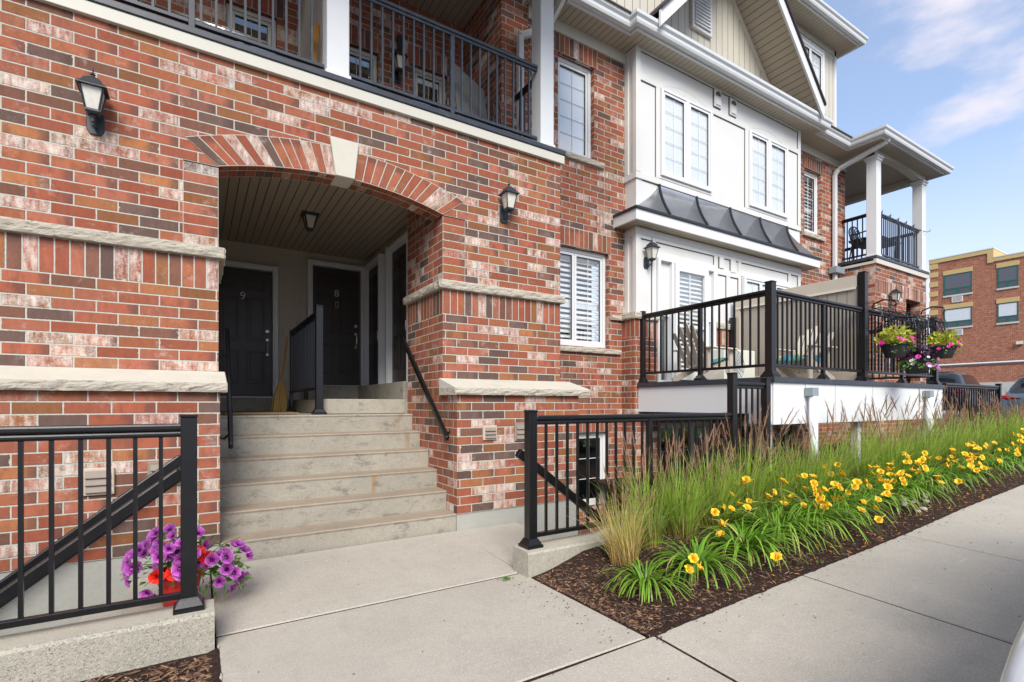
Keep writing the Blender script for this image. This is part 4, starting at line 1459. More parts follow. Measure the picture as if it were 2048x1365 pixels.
PZ = FIRST + RISE * 5                     # lower landing height
up_ = MB()
up_.box(1.235, 2.231, 6.14, 8.965, PZ + .002, PZ + .18); up_.box(2.231, 2.545, 6.14, 8.965, PZ - .2, PZ + .18)
up_.box(2.29, 2.54, 6.38, 8.6, PZ + .181, 1.575); up_.box(1.50, 2.54, 8.6, 8.965, PZ + .181, 1.575); up_.box(.156, 1.234, 8.72, 8.965, PZ + .006, 1.375)
up_.build('upper_landing', M_STEP, st, bevel=.008)


# ------------------------------------------------------------------ railings
def railing(parent, p0, p1, zb, zt, posts=(), n=None, step=.113, post_w=.075, top_h=.035, bal=.019, mat=None, ends=(True, True), base_z=None, post_top=.045, bot=True, cap=True):
    """straight railing in plan from p0 to p1: bottom rail at zb, top rail up to zt; posts = list of distances carrying posts down to base_z"""
    mat = mat or M_BLACK
    p0, p1 = Vector((*p0, 0)), Vector((*p1, 0))
    L = (p1 - p0).length
    d = (p1 - p0) / L
    q = lambda s_, z: p0 + d * s_ + Vector((0, 0, z))
    t_ = MB()
    t_.bar(q(0, zt - .02), q(L, zt - .02), .06, .04); t_.bar(q(0, zt - .058), q(L, zt - .058), .038, .034)
    t_.build('top_rail', mat, parent, bevel=.012, seg=2)
    b_ = MB(); b_.bar(q(0, zb), q(L, zb), .038, .034); b_.build('bottom_rail', mat, parent, bevel=.003)
    proto = None
    n = n or max(1, round(L / step) - 1)
    for i in range(1, n + 1):
        s_ = L * i / (n + 1)
        if any(abs(s_ - e) < .045 for e in posts): continue
        if proto is None:
            m_ = MB()
            m_.box(-bal / 2, bal / 2, -bal / 2, bal / 2, zb + .017, zt - .075)
            OFFK = OFF[parent]; OFF[parent] = Vector((0, 0, OFFK.z))
            proto = m_.build('baluster', mat, parent)
            OFF[parent] = OFFK
            proto.location = (p0 + d * s_) - Vector((OFFK.x, OFFK.y, 0))
            proto.rotation_euler.z = math.atan2(d.y, d.x)
        else:
            c = proto.copy(); COL.objects.link(c); c.parent = parent
            c.location = (p0 + d * s_) - Vector((OFFK.x, OFFK.y, 0))
    return q


def post(parent, x, y, z0, z1, w_=.078, mat=None, base=True, cap=True):
    mat = mat or M_BLACK
    m_ = MB()
    m_.box(x - w_ / 2, x + w_ / 2, y - w_ / 2, y + w_ / 2, z0, z1)
    if cap: m_.box(x - w_ / 2 - .004, x + w_ / 2 + .004, y - w_ / 2 - .004, y + w_ / 2 + .004, z1, z1 + .014)
    o = m_.build('post', mat, parent, bevel=.004)
    if base:
        b_ = MB()
        a, c = w_ / 2 + .034, w_ / 2 + .008
        i = b_.add([(x + sx * r, y + sy * r, z) for r, z in ((a, z0), (a, z0 + .022), (a - .008, z0 + .026), (c, z0 + .062), (c - .006, z0 + .07)) for sx, sy in ((-1, -1), (1, -1), (1, 1), (-1, 1))])
        for k_ in range(4):
            for j in range(4): b_.face((i + k_ * 4 + j, i + k_ * 4 + (j + 1) % 4, i + k_ * 4 + 4 + (j + 1) % 4, i + k_ * 4 + 4 + j))
        b_.face([i + 16 + j for j in range(4)])
        b_.build('post_base', mat, o)
    return o


YR = 3.365
rl = thing('iron_railing', (-1.5, YR, .13), 'black metal railing on the left kerb wall with the petunia pot behind its end post', 'railing')
railing(rl, (-4.0, YR), (-.06, YR), .213, 1.17, step=.1125)
post(rl, -.043, YR, .133, 1.205); post(rl, -2.2, YR, .133, 1.205)
rr = thing('iron_railing', (3.6, YR, .13), 'black metal railing on the right kerb wall behind the first straw coloured grasses', 'railing')
railing(rr, (2.31, YR), (4.85, YR), .22, 1.185, step=.1125)
post(rr, 2.27, YR, .133, 1.215); post(rr, 3.62, YR, .15, 1.13, .05)
post(rr, 4.885, YR, .2, 1.60); post(rr, 5.50, YR, .2, 1.56)
railing(rr, (4.92, YR), (5.46, YR), .62, 1.52, step=.115)
# the far fence past the deck
rf = thing('iron_railing', (12, YR, .4), 'black metal railing beyond the deck in front of the parked cars', 'railing')
railing(rf, (10.62, YR), (13.25, YR), .62, 1.63, step=.1125)
post(rf, 13.3, YR, .4, 1.66)

# handrails
def handrail(pts, label, brk, w_=.042, h_=.06):
    o = thing('handrail', pts[0], label, 'handrail')
    m_ = MB()
    for a, b_ in zip(pts, pts[1:]): m_.bar(a, b_, w_, h_)
    m_.build('rail', M_BLACK, o, bevel=.012, seg=2)
    for a, b_ in brk:
        k_ = MB(); k_.tube([a, (Vector(a) + Vector(b_)) / 2 + Vector((0, 0, -.03)), b_], .010, 8)
        k_.lathe([(.03, 0), (.03, .008)], b_, 12)
        k_.build('bracket', M_BLACK, o)
    return o


handrail([(2.16, 4.72, .92), (2.16, 6.02, 2.07)], 'sloping black handrail fixed to the right brick jamb of the entry stairs', [((2.16, 4.85, 1.02), (2.234, 4.85, .98)), ((2.16, 5.85, 1.9), (2.234, 5.85, 1.86))])
handrail([(.245, 5.03, .905), (.245, 5.05, .92), (.245, 5.80, 2.02)], 'sloping black handrail seen end on at the left brick jamb of the entry stairs', [((.245, 5.15, 1.02), (.15, 5.12, .98)), ((.245, 5.65, 1.78), (.15, 5.65, 1.74))])
handrail([(-.10, 4.56, .87), (-2.2, 4.56, -.80)], 'long black handrail running down along the brick wall behind the left railing', [((-.3, 4.56, .70), (-.3, 4.65, .67)), ((-1.2, 4.56, -.02), (-1.2, 4.65, -.05))], .05, .075)
handrail([(-.08, 3.56, .875), (-2.2, 3.56, -.74)], 'black handrail running down just behind the left railing balusters', [((-1.5, 3.56, -.25), (-1.5, 3.465, -.3))], .05, .075)
handrail([(2.27, 3.56, .875), (4.4, 3.56, -.70)], 'black handrail running down behind the right railing past the basement window', [((3.6, 3.56, -.13), (3.6, 3.465, -.2))], .05, .075)

# railing between the two landings
ri = thing('iron_railing', (1.2, 7, PZ), 'black metal railing dividing the two landings inside the arched entry', 'railing')
railing(ri, (1.18, 6.15), (1.18, 8.05), PZ + .30, PZ + 1.20, step=.10)
post(ri, 1.18, 6.09, PZ, PZ + 1.24); post(ri, 1.18, 8.09, PZ, PZ + 1.20, .05)

# balcony railings
rb = thing('iron_railing', (1.2, 5.06, 4.41), 'slate black balcony railing over the arch between white columns', 'railing')
YBR = 5.075
railing(rb, (1.26, YBR), (3.51, YBR), 4.515, 5.40, step=.1125, mat=M_BLUEBLK, posts=(1.115,)); post(rb, 2.376, YBR, 4.409, 5.33, .05, M_BLUEBLK, False)
railing(rb, (-1.21, YBR), (1.03, YBR), 4.515, 5.40, step=.1125, mat=M_BLUEBLK, posts=(1.165,)); post(rb, -.045, YBR, 4.409, 5.33, .05, M_BLUEBLK, False)
railing(rb, (3.62, 5.21), (3.62, 5.72), 4.515, 5.40, step=.1125, mat=M_BLACK)
rg = thing('iron_railing', (13.4, 5.06, 4.41), 'slate black balcony railing with string lights on the far corner balcony', 'railing')
railing(rg, (12.41, YBR), (14.49, YBR), 4.515, 5.40, step=.1, mat=M_BLUEBLK, posts=(1.04,)); post(rg, 13.45, YBR, 4.409, 5.33, .05, M_BLUEBLK, False)
railing(rg, (12.3, 5.21), (12.3, 5.72), 4.515, 5.40, step=.1125)
railing(rg, (14.6, 5.21), (14.6, 7.0), 4.515, 5.40, step=.1125)

# ------------------------------------------------------------------ deck
dk = thing('raised_deck', (8, 4.3, .3), 'raised deck with white skirting panels and black edge cap in front of the bay', 'deck')
DX0, DX1, DY = 5.632, 10.51, 3.35
d_ = MB()
d_.box(DX0, DX1, DY, DY + .03, 1.037, 1.53)
d_.build('skirt_panel', M_WHITE, dk, bevel=.003)
d_ = MB()
d_.box(DX0, DX0 + .03, DY + .031, 3.66, 1.037, 1.53); d_.box(DX0 - .012, DX0 - .0005, DY + .02, DY + .12, 1.037, 1.529); d_.box(DX0 + .002, DX0 + .03, 3.66, 5.46, 1.16, 1.529)
d_.build('side_panel', M_WHITE, dk, bevel=.003)
d_ = MB()
for x in (7.02, 8.05, 9.58):
    d_.box(x - .008, x + .008, DY - .006, DY - .0005, 1.04, 1.53); d_.build('panel_joint', M_FASCIA, dk); d_ = MB()
for x0, x1 in ((6.30, 6.42), (9.60, 9.75)): d_.box(x0, x0 + .012, DY - .009, DY - .0062, 1.32, 1.53); d_.box(x0 + .012, x1 + .1, DY - .009, DY - .0062, 1.32, 1.332); d_.build('access_panel_edge', M_FASCIA, dk); d_ = MB()
d_ = MB()
d_.sweep([(DX0 - .015, 5.46), (DX0 - .015, DY - .015), (DX1 + .015, DY - .015), (DX1 + .015, 5.46)], [(.0, 1.531), (.012, 1.531), (.012, 1.592), (-.14, 1.592), (-.14, 1.57), (0, 1.57)], close=True)
d_.build('deck_cap', M_BLUEBLK, dk)
d_ = MB()
d_.box(DX0 + .14, DX1 - .14, DY + .14, 5.459, 1.53, 1.575, lambda p, k: (p[0] / .14, p[1]))
d_.build('deck_floor', M_DECK, dk)
for x in (5.75, 7.96, 10.3):
    d_ = MB(); d_.box(x, x + .09, 3.50, 3.59, .0, 1.03); d_.build('support_post', M_WHITE, dk)
DZ = 1.593
dr = thing('iron_railing', (7, 3.4, DZ), 'black metal railing around the near half of the raised deck', 'railing')
RX, RYF = 5.695, 3.425
railing(dr, (RX, 5.40), (RX, RYF + .04), 1.735, 2.625, step=.108, posts=(1.0,)); post(dr, RX, 5.42, DZ, 2.66, .06); post(dr, RX, 4.40, DZ, 2.56, .05)
post(dr, RX, RYF, DZ, 2.70, .09)
railing(dr, (RX + .045, RYF), (7.88, RYF), 1.735, 2.625, step=.104, posts=(1.13,)); post(dr, 6.87, RYF, DZ, 2.56, .045)
de = thing('iron_railing', (9, 3.4, DZ), 'black metal railing around the far half of the raised deck where the baskets hang', 'railing')
railing(de, (8.0, RYF), (10.36, RYF), 1.735, 2.625, step=.104, posts=(1.18,)); post(de, 9.18, RYF, DZ, 2.56, .045)
post(de, 10.40, RYF, DZ, 2.70, .09); railing(de, (10.40, RYF + .05), (10.40, 5.4), 1.735, 2.625, step=.108)

sc = thing('privacy_screen', (7.95, 4.4, DZ), 'solid taupe privacy screen with black post between the two deck halves', 'privacy screen')
m_ = MB(); m_.box(7.925, 7.985, 3.49, 5.42, 1.66, 3.09); m_.build('board_panel', stripes('taupe_boards', (0.50, 0.44, 0.355), (0.34, 0.30, 0.25), .03), sc)
m_ = MB(); m_.box(7.905, 8.0, 3.49, 5.42, 2.93, 3.10); m_.box(7.905, 8.0, 3.49, 5.42, 1.60, 1.74); m_.box(7.905, 8.0, 5.30, 5.42, 1.741, 2.929); m_.build('frame', M_TAUPE, sc, bevel=.004)
m_ = MB(); m_.box(7.893, 7.9045, 3.5, 5.4, 2.905, 2.935); m_.build('bead', M_TAUPEL, sc)
m_ = MB()
for i in range(13): m_.box(7.9235, 7.9248, 3.62 + i * .135, 3.626 + i * .135, 1.74, 2.905)
m_.build('board_groove', M_GAP, sc)
post(sc, 7.945, RYF, DZ, 3.12, .095)
post(sc, 7.85, 5.40, DZ, 2.75, .08)


# garden chairs
def adirondack(loc, rz, label):
    o = thing('garden_chair', loc, label, 'chair', 'slatted garden chairs on the deck')
    OFF[o] = Vector((0, 0, 0))
    m_ = MB()
    for i in range(6): m_.bar((-.27, -.30 + i * .085, .37 - i * .028), (.27, -.30 + i * .085, .37 - i * .028), .078, .02)
    m_.build('seat', M_TAUPEL, o, bevel=.004)
    for i in range(5):
        x = -.22 + i * .11
        m_ = MB()
        top = .98 - abs(i - 2) ** 1.6 * .045
        m_.bar((x, .16, .26), (x * 1.12, .50, top), .092, .018, (0, -1, .4))
        m_.build('back_slat', M_TAUPEL, o, bevel=.006)
    for sx in (-1, 1):
        m_ = MB(); m_.box(sx * .34 - .06, sx * .34 + .06, -.36, .36, .55, .575); m_.build('armrest', M_TAUPEL, o, bevel=.008)
        m_ = MB(); m_.box(sx * .30 - .015, sx * .30 + .015, -.34, -.24, 0, .55); m_.build('leg', M_TAUPE, o)
        m_ = MB(); m_.bar((sx * .285, -.28, .33), (sx * .285, .48, .03), .02, .10); m_.build('leg', M_TAUPE, o)
        m_ = MB(); m_.box(sx * .30 - .012, sx * .30 + .012, .26, .34, .2, .55); m_.build('arm_support', M_TAUPE, o)
    o.rotation_euler.z = rz; o.scale = (.86,) * 3
    return o


adirondack((6.38, 4.85, DZ), R(90), 'beige slatted garden chair near the patio door with a patterned towel on it')
adirondack((7.38, 3.98, DZ), R(-90), 'beige slatted garden chair with its back against the privacy screen')
t = NT('beach_towel_pattern')
vn = t.noise(t.pos(), 9, 3, .6)
M_TOWEL = t.base(t.ramp(vn, [(0.36, (0.02, 0.10, 0.35)), (0.44, (0.05, 0.30, 0.40)), (0.53, (0.16, 0.42, 0.52)), (0.60, (0.10, 0.42, 0.12)), (0.66, (0.80, 0.66, 0.06)), (0.74, (0.75, 0.75, 0.62))]), .9)
for (loc, rz, lab) in (((6.38, 4.85, DZ), R(90), 'blue and yellow patterned beach towel draped on the chair near the patio door'), ((7.38, 3.98, DZ), R(-90), 'blue patterned beach towel on the chair by the privacy screen')):
    m_ = MB()
    ids = []
    prof_ = [(.22, .43), (.15, .29), (0, .325), (-.2, .385), (-.33, .41), (-.36, .30)]
    for k_, (y, z) in enumerate(prof_):
        ids.append(m_.add([(x, y, z + .012 + .008 * math.sin(x * 22 + k_)) for x in lin(-.22, .22, 8)]))
    for A, B in zip(ids, ids[1:]):
        for j in range(8): m_.face((A + j, A + j + 1, B + j + 1, B + j))
    o = m_.build('beach_towel', M_TOWEL, None, smooth=True)
    sd = o.modifiers.new('solid', 'SOLIDIFY'); sd.thickness = .012
    o.location = loc; o.rotation_euler.z = rz; o.scale = (.86,) * 3
    tag(o, lab, 'towel')

ac = thing('air_conditioner', (7.35, 5.05, DZ), 'off white outdoor air conditioner unit standing on the deck', 'air conditioner')
m_ = MB(); m_.box(6.95, 7.75, 4.92, 5.22, DZ + .02, DZ + .55); m_.build('casing', plain('ac_white', (0.66, 0.68, 0.60), .5), ac, bevel=.015, seg=2)
m_ = MB()
for k_ in range(7): m_.tube([(7.2 + .035 * (k_ + 1) * math.cos(a), 4.912, DZ + .29 + .035 * (k_ + 1) * math.sin(a)) for a in lin(0, 2 * math.pi, 24)], .004, 5, False)
for k_ in range(8):
    a = math.pi * k_ / 8
    m_.bar((7.2 - .24 * math.cos(a), 4.912, DZ + .29 - .24 * math.sin(a)), (7.2 + .24 * math.cos(a), 4.912, DZ + .29 + .24 * math.sin(a)), .006, .004)
m_.build('fan_grille', M_GREY, ac)

# conduit pipes with grey boxes in front of the deck skirt
for u, vt, vb, lab in ((1627, 793, 940, 'white conduit pipe with grey electrical box near the middle of the white deck skirting'), (1860, 795, 850, 'white conduit pipe with grey electrical box at the far end of the white deck skirting')):
    p = at_y(u, vt, 3.27)
    o = thing('conduit_pipe', (p.x, p.y, zs(p.x)), lab, 'conduit')
    m_ = MB(); m_.tube([(p.x, p.y, zs(p.x)), (p.x, p.y, p.z)], .05, 14); m_.build('pipe', M_PVC, o, smooth=True)
    m_ = MB(); m_.box(p.x - .065, p.x + .065, p.y - .03, p.y + .075, p.z, p.z + .105); m_.build('junction_box', M_GREY, o, bevel=.006)

# ------------------------------------------------------------------ wall lanterns
def lantern(loc, label):
    o = thing('wall_lantern', loc, label, 'wall lamp', 'black wall lanterns')
    OFF[o] = Vector((0, 0, 0))
    m_ = MB()
    m_.prism([(-.035, -.09), (.035, -.09), (.055, -.055), (.055, .055), (.035, .09), (-.035, .09), (-.055, .055), (-.055, -.055)], -.015, 0)
    m_.build('wall_plate', M_LAMP, o, bevel=.004)
    m_ = MB(); m_.tube([(0, -.012, -.03), (0, -.06, -.055), (0, -.115, -.035), (0, -.12, .01)], .012, 8)
    m_.lathe([(.004, -.09), (.012, -.075), (.006, -.06), (.014, -.045), (.008, -.02), (.02, 0), (.012, .02)], (0, -.12, .005), 8)
    m_.build('arm', M_LAMP, o)
    q4 = R(45)
    m_ = MB()
    m_.lathe([(.045, .01), (.062, .025), (.062, .04)], (0, -.12, 0), 4, q4)
    for k_ in range(4):
        a = q4 + k_ * math.pi / 2
        m_.bar((.058 * math.cos(a), -.12 + .058 * math.sin(a), .04), (.098 * math.cos(a), -.12 + .098 * math.sin(a), .20), .010, .010)
    m_.build('cage', M_LAMP, o)
    m_ = MB(); m_.lathe([(.052, .041), (.090, .198)], (0, -.12, 0), 4, q4); m_.build('lamp_glass', M_LGLASS, o)
    m_ = MB(); m_.lathe([(.128, .196), (.128, .204), (.095, .225), (.068, .262), (.032, .285), (.006, .29)], (0, -.12, 0), 4, q4)
    m_.lathe([(.008, .285), (.008, .305), (.018, .31), (.006, .32), (.004, .36)], (0, -.12, 0), 8)
    m_.build('lamp_hood', M_LAMP, o)
    o.location = loc
    return o


lantern((-.67, YU - .001, 3.44), 'black wall lantern high on the brick at the far left of the arch')
lantern((2.995, YU - .001, 3.455), 'black wall lantern on the brick between the arch and the narrow window')
lantern((5.84, YY - .001, 3.44), 'black wall lantern on the white bay left of the patio door')
lantern((9.93, YY - .001, 3.20), 'black wall lantern half hidden behind the top of the privacy screen')
lantern((12.80, YU - .001, 3.47), 'black wall lantern on the brick of the far porch')
lantern((2.36, 6.849, 5.85), 'black wall lantern on the shaded balcony wall between its two windows')
lantern((-.02, 6.849, 6.05), 'black wall lantern at the upper left of the shaded balcony wall')
cl = thing('ceiling_lantern', (1.275, 7.18, 3.82), 'small black lantern under the entry ceiling above the stairs', 'ceiling lamp')
m_ = MB(); m_.lathe([(.15, 0), (.15, -.012), (.10, -.03)], (1.275, 7.18, 3.818), 4, R(45)); m_.lathe([(.062, -.19), (.052, -.22), (.02, -.225)], (1.275, 7.18, 3.818), 4, R(45))
for k_ in range(4):
    a = R(45) + k_ * math.pi / 2
    m_.bar((1.275 + .105 * math.cos(a), 7.18 + .105 * math.sin(a), 3.79), (1.275 + .06 * math.cos(a), 7.18 + .06 * math.sin(a), 3.63), .014, .014)
m_.build('lamp_frame', M_LAMP, cl)
m_ = MB(); m_.lathe([(.095, -.03), (.056, -.19)], (1.275, 7.18, 3.818), 4, R(45)); m_.build('lamp_glass', M_LGLASS, cl)


# wall vents low on the brick
def vent(x0, x1, z0, z1, label, light=True):
    o = thing('wall_vent', ((x0 + x1) / 2, YB, (z0 + z1) / 2), label, 'vent')
    m_ = MB(); m_.box(x0, x1, YB - .022, YB - .0006, z0, z1); m_.build('vent_frame', M_BEIGEP if light else M_BROWNP, o, bevel=.005)
    m_ = MB()
    n_ = 3
    g_ = .02
    m_.box(x0 + g_, x1 - g_, YB - .0235, YB - .0225, z0 + g_, z1 - g_)
    for i in range(n_):
        a, b_ = z0 + g_ + (z1 - z0 - 2 * g_) * i / n_, z0 + g_ + (z1 - z0 - 2 * g_) * (i + 1) / n_
        m_.bar((x0 + g_, YB - .032, a + .004), (x1 - g_, YB - .032, a + .004), .018, .004)
        m_.prism([(YB - .038, a + .004), (YB - .024, b_ - .002), (YB - .024, a + .004)], x0 + g_, x1 - g_, 'x')
    m_.build('vent_flap', M_BROWNP, o)


vent(2.53, 2.695, .898, 1.05, 'small beige wall vent low on the brick pier right of the stairs')
vent(2.92, 3.20, .875, 1.075, 'wide brown wall vent just behind the post of the right railing', False)
vent(-.70, -.515, .625, .82, 'square beige wall vent seen between the left railing balusters')
vent(-.32, -.10, .66, .845, 'brown wall vent near the end post of the left railing', False)

# ------------------------------------------------------------------ things in the entry and on the balconies
br = thing('corn_broom', (1.08, 8.3, PZ), 'straw corn broom leaning beside the landing railing', 'broom')
b0, b1 = Vector((1.03, 8.0, PZ + .42)), Vector((1.12, 8.06, PZ + 1.12))
m_ = MB(); m_.tube([b0, b1], .012, 8); m_.build('handle', M_WOOD, br)
m_ = MB()
for i in range(70):
    a, r_ = random.uniform(0, 6.3), math.sqrt(random.random())
    e_ = Vector((.985 + .105 * r_ * math.cos(a), 7.97 + .05 * r_ * math.sin(a), PZ + .005 + .02 * random.random()))
    s_ = b0 + Vector((.03 * math.cos(a) * r_, .02 * math.sin(a) * r_, .03))
    md = (s_ + e_) / 2 + Vector((.025 * r_ * math.cos(a), .01 * math.sin(a), .02))
    m_.tube([s_, md, e_], [.006, .009, .006], 5)
m_.build('bristles', M_STRAW, br)
m_ = MB(); m_.box(.25, 1.0, 6.3, 6.95, PZ + .007, PZ + .022); o = m_.build('doormat', M_MAT); tag(o, 'yellowish coir doormat on the lower landing', 'doormat')

# blue round folding chair on the balcony
bc = thing('folding_chair', (-.1, 5.75, 4.41), 'round blue folding chair on the balcony behind the railing', 'chair')
m_ = MB()
m_.lathe([(.36, -.02), (.37, 0), (.33, .01), (.2, -.05), (.01, -.08)], (0, 0, 0), 24)
Mr = Matrix.Translation((.20, 5.52, 4.84)) @ Matrix.Rotation(R(34), 4, 'X')
m_.v = [tuple(Mr @ Vector(p)) for p in m_.v]
m_.build('seat', M_BLUEC, bc, smooth=True)
m_ = MB()
m_.tube([tuple(Mr @ Vector((.37 * math.cos(a), .37 * math.sin(a), .004))) for a in lin(0, 2 * math.pi, 28)], .014, 6, False)
for sx in (-1, 1):
    m_.tube([(.20 + sx * .28, 5.25, 4.42), (.20 + sx * .16, 5.78, 5.02)], .013, 6); m_.tube([(.20 + sx * .28, 5.80, 4.42), (.20 + sx * .2, 5.28, 4.70)], .013, 6)
m_.build('frame', M_STEEL, bc)
ft = thing('folding_table', (2.95, 5.9, 4.41), 'grey folding table leaning upright on the balcony by its right end', 'table')
m_ = MB(); m_.bar((2.62, 5.50, 4.98), (3.22, 5.80, 4.98), .03, .86, (0, .15, 1)); m_.build('table_top', M_TABLE, ft, bevel=.02, seg=2)
m_ = MB(); m_.tube([(3.2, 5.62, 4.42), (3.24, 5.66, 5.15), (3.28, 5.60, 5.18), (3.33, 5.5, 4.45)], .013, 6); m_.tube([(3.12, 5.55, 4.42), (3.2, 5.72, 5.0)], .013, 6); m_.build('leg', M_BLUEBLK, ft)
wd = MB(); wd.bar((1.0, 5.60, 4.41), (1.07, 5.63, 5.3), .02, .05); o = wd.build('wooden_stake', M_WOOD); tag(o, 'thin wooden stake leaning by the balcony divider', 'stake')

pc = thing('patio_chair', (12.95, 5.65, 4.41), 'black lattice back patio chair on the far balcony beside the column', 'chair')
m_ = MB()
cx, cy = 12.72, 5.60
pts = [(cx - .25, cy, 4.85)] + [(cx - .25 * math.cos(a), cy + .06, 5.15 + .16 * math.sin(a)) for a in lin(0, math.pi, 12)] + [(cx + .25, cy, 4.85)]
m_.tube(pts, .014, 6)
for i in range(-5, 6):
    for s_ in (-1, 1):
        x0, x1 = cx + i * .07, cx + i * .07 + s_ * .42
        z0, z1 = 4.87, 5.29
        if s_ > 0: pass
        A, B = Vector((x0, cy + .02, z0)), Vector((x1, cy + .06, z1))
        a = 0.0; ts = [t_ / 20 for t_ in range(21) if abs((A + (B - A) * (t_ / 20)).x - cx) < .25 and (A + (B - A) * (t_ / 20)).z < 5.15 + .16 * math.sqrt(max(0, 1 - (((A + (B - A) * (t_ / 20)).x - cx) / .25) ** 2))]
        if len(ts) > 1: m_.bar(A + (B - A) * ts[0], A + (B - A) * ts[-1], .012, .012)
m_.build('backrest', M_BLACK, pc)
m_ = MB(); m_.box(cx - .26, cx + .26, cy - .48, cy, 4.82, 4.85); m_.build('seat', M_BLACK, pc)
for sx in (-1, 1):
    m_ = MB(); m_.tube([(cx + sx * .27, cy, 5.05), (cx + sx * .28, cy - .3, 5.07), (cx + sx * .27, cy - .46, 4.98), (cx + sx * .27, cy - .46, 4.41)], .014, 6); m_.build('armrest', M_BLACK, pc)
    m_ = MB(); m_.tube([(cx + sx * .25, cy, 4.83), (cx + sx * .27, cy + .06, 4.41)], .014, 6); m_.build('leg', M_BLACK, pc)
tb = thing('patio_table', (13.8, 5.75, 4.41), 'black slatted patio table on the far balcony behind the railing', 'table')
m_ = MB()
for i in range(7): m_.box(13.1, 14.3, 5.35 + i * .09, 5.42 + i * .09, 5.12, 5.14)
m_.box(13.12, 14.28, 5.35, 5.96, 5.09, 5.118); m_.build('table_top', M_BLACK, tb)
for x in (13.2, 14.2):
    for y in (5.42, 5.9):
        m_ = MB(); m_.tube([(x, y, 5.09), (x + (.05 if x < 13.5 else -.05), y, 4.41)], .018, 6); m_.build('leg', M_BLACK, tb)


def wires(name, runs, r, label, cat, mat=None):
    m_ = MB()
    for pts in runs: m_.tube(pts, r, 5)
    o = m_.build(name, mat or M_BLACK); return tag(o, label, cat)


runs = []
for k_ in range(5):
    x = 12.55 + k_ * .40
    runs.append([(x + .40 * i / 8, 5.06 + .01 * math.sin(i), 5.43 - .10 * math.sin(math.pi * i / 8)) for i in range(9)])
    runs.append([(x, 5.06, 5.40), (x + .02, 5.04, 5.46), (x + .05, 5.06, 5.41)])
runs.append([(14.45, 5.06, 5.40), (14.60, 4.95, 5.33), (14.72, 4.93, 5.36), (14.74, 4.93, 5.42)])
wires('string_lights', runs, .007, 'thin black string light cable wound along the far balcony rail', 'string lights')
runs = []
for k_ in range(46):
    x = 8.1 + 2.3 * k_ / 46 + random.uniform(-.03, .03)
    runs.append([(x, 3.40, 2.64), (x + random.uniform(-.12, .12), 3.28, 2.60 + random.uniform(-.04, .08)), (x + random.uniform(-.15, .15), 3.24, 2.45 + random.uniform(-.08, .05)), (x + random.uniform(-.1, .1), 3.36, 2.30)])
for z in (2.62, 2.50, 2.36):
    runs.append([(8.1 + 2.3 * i / 24, 3.24 + .015 * math.sin(i * 1.7), z + .02 * math.sin(i * 2.3)) for i in range(25)])
wires('wire_planter_rack', runs, .0055, 'tangled black wire rack hung along the far deck rail above the baskets', 'wire rack')

# ------------------------------------------------------------------ planting
def strip(mb, pts, ws, side, idx, m=0):
    """tapering ribbon; uv x = blade index, uv y = 0..1 along it"""
    n = len(pts) - 1
    ids = []
    for p, w_ in zip(pts, ws):
        ids.append(mb.add([p - side * w_, p + side * w_]))
    for i in range(n):
        a, b = ids[i], ids[i + 1]
        t0, t1 = i / n, (i + 1) / n
        mb.face((a, a + 1, b + 1, b), [(idx + .5, t0), (idx + .5, t0), (idx + .5, t1), (idx + .5, t1)], m)


def grass_meshes(seed, h, nb, npl, straw, rad):
    rnd = random.Random(seed)
    gr, pl = MB(), MB()
    for i in range(nb):
        a = rnd.uniform(0, 6.283); r0 = rad * .42 * math.sqrt(rnd.random())
        out = Vector((math.cos(a), math.sin(a), 0))
        L = h * rnd.uniform(.30, .82)
        lean = rnd.uniform(.06, .52) + (.45 if rnd.random() < .16 else 0)
        droop = rnd.uniform(0, .35) * lean * 2
        p0 = Vector((r0 * math.cos(a * 1.3), r0 * math.sin(a * 1.3), 0))
        pts = []
        tw = Vector((-out.y, out.x, 0)) * rnd.uniform(-.12, .12)
        for k in range(6):
            t = k / 5
            pts.append(p0 + (out * lean + tw) * (L * t ** 1.4) + Vector((0, 0, L * (t - droop * t ** 3))))
        w_ = rnd.uniform(.0016, .0030)
        fa = a + rnd.uniform(.6, 2.5)
        strip(gr, pts, [w_ * .8, w_, w_, w_ * .85, w_ * .55, .0003], Vector((math.cos(fa), math.sin(fa), 0)), i, 1 if rnd.random() < straw else 0)
    for i in range(npl):
        a = rnd.uniform(0, 6.283); r0 = rad * .3 * math.sqrt(rnd.random())
        out = Vector((math.cos(a), math.sin(a), 0))
        L = h * rnd.uniform(.62, 1.08)
        lean = rnd.uniform(.05, .38)
        p0 = out * r0
        f = lambda t: p0 + out * lean * L * t ** 1.5 + Vector((0, 0, L * t * (1 - .06 * lean * t)))
        sd = Vector((-out.y, out.x, 0))
        strip(pl, [f(t / 5 * .8) for t in range(6)], [.0022] * 6, sd, i, 1)
        d = (f(1) - f(.8)).normalized()
        for q in range(3):
            an = q * 2.09
            s2 = (sd * math.cos(an) + d.cross(sd) * math.sin(an)).normalized()
            strip(pl, [f(.74 + .26 * t / 5) for t in range(6)], [.0012, .0034, .0046, .0040, .0024, .0003], s2, i * 7 + q)
        for q in range(9):
            t = .75 + .23 * q / 9
            an = rnd.uniform(0, 6.3)
            s2 = (sd * math.cos(an) + d.cross(sd) * math.sin(an)).normalized()
            ln = .035 * (1.15 - (q / 9)) + .008
            strip(pl, [f(t), f(t) + d * ln + s2 * ln * .45, f(t) + d * ln * 1.9 + s2 * ln * .6], [.001, .0022, .0003], s2.cross(d).normalized(), i * 5 + q)
    return gr, pl


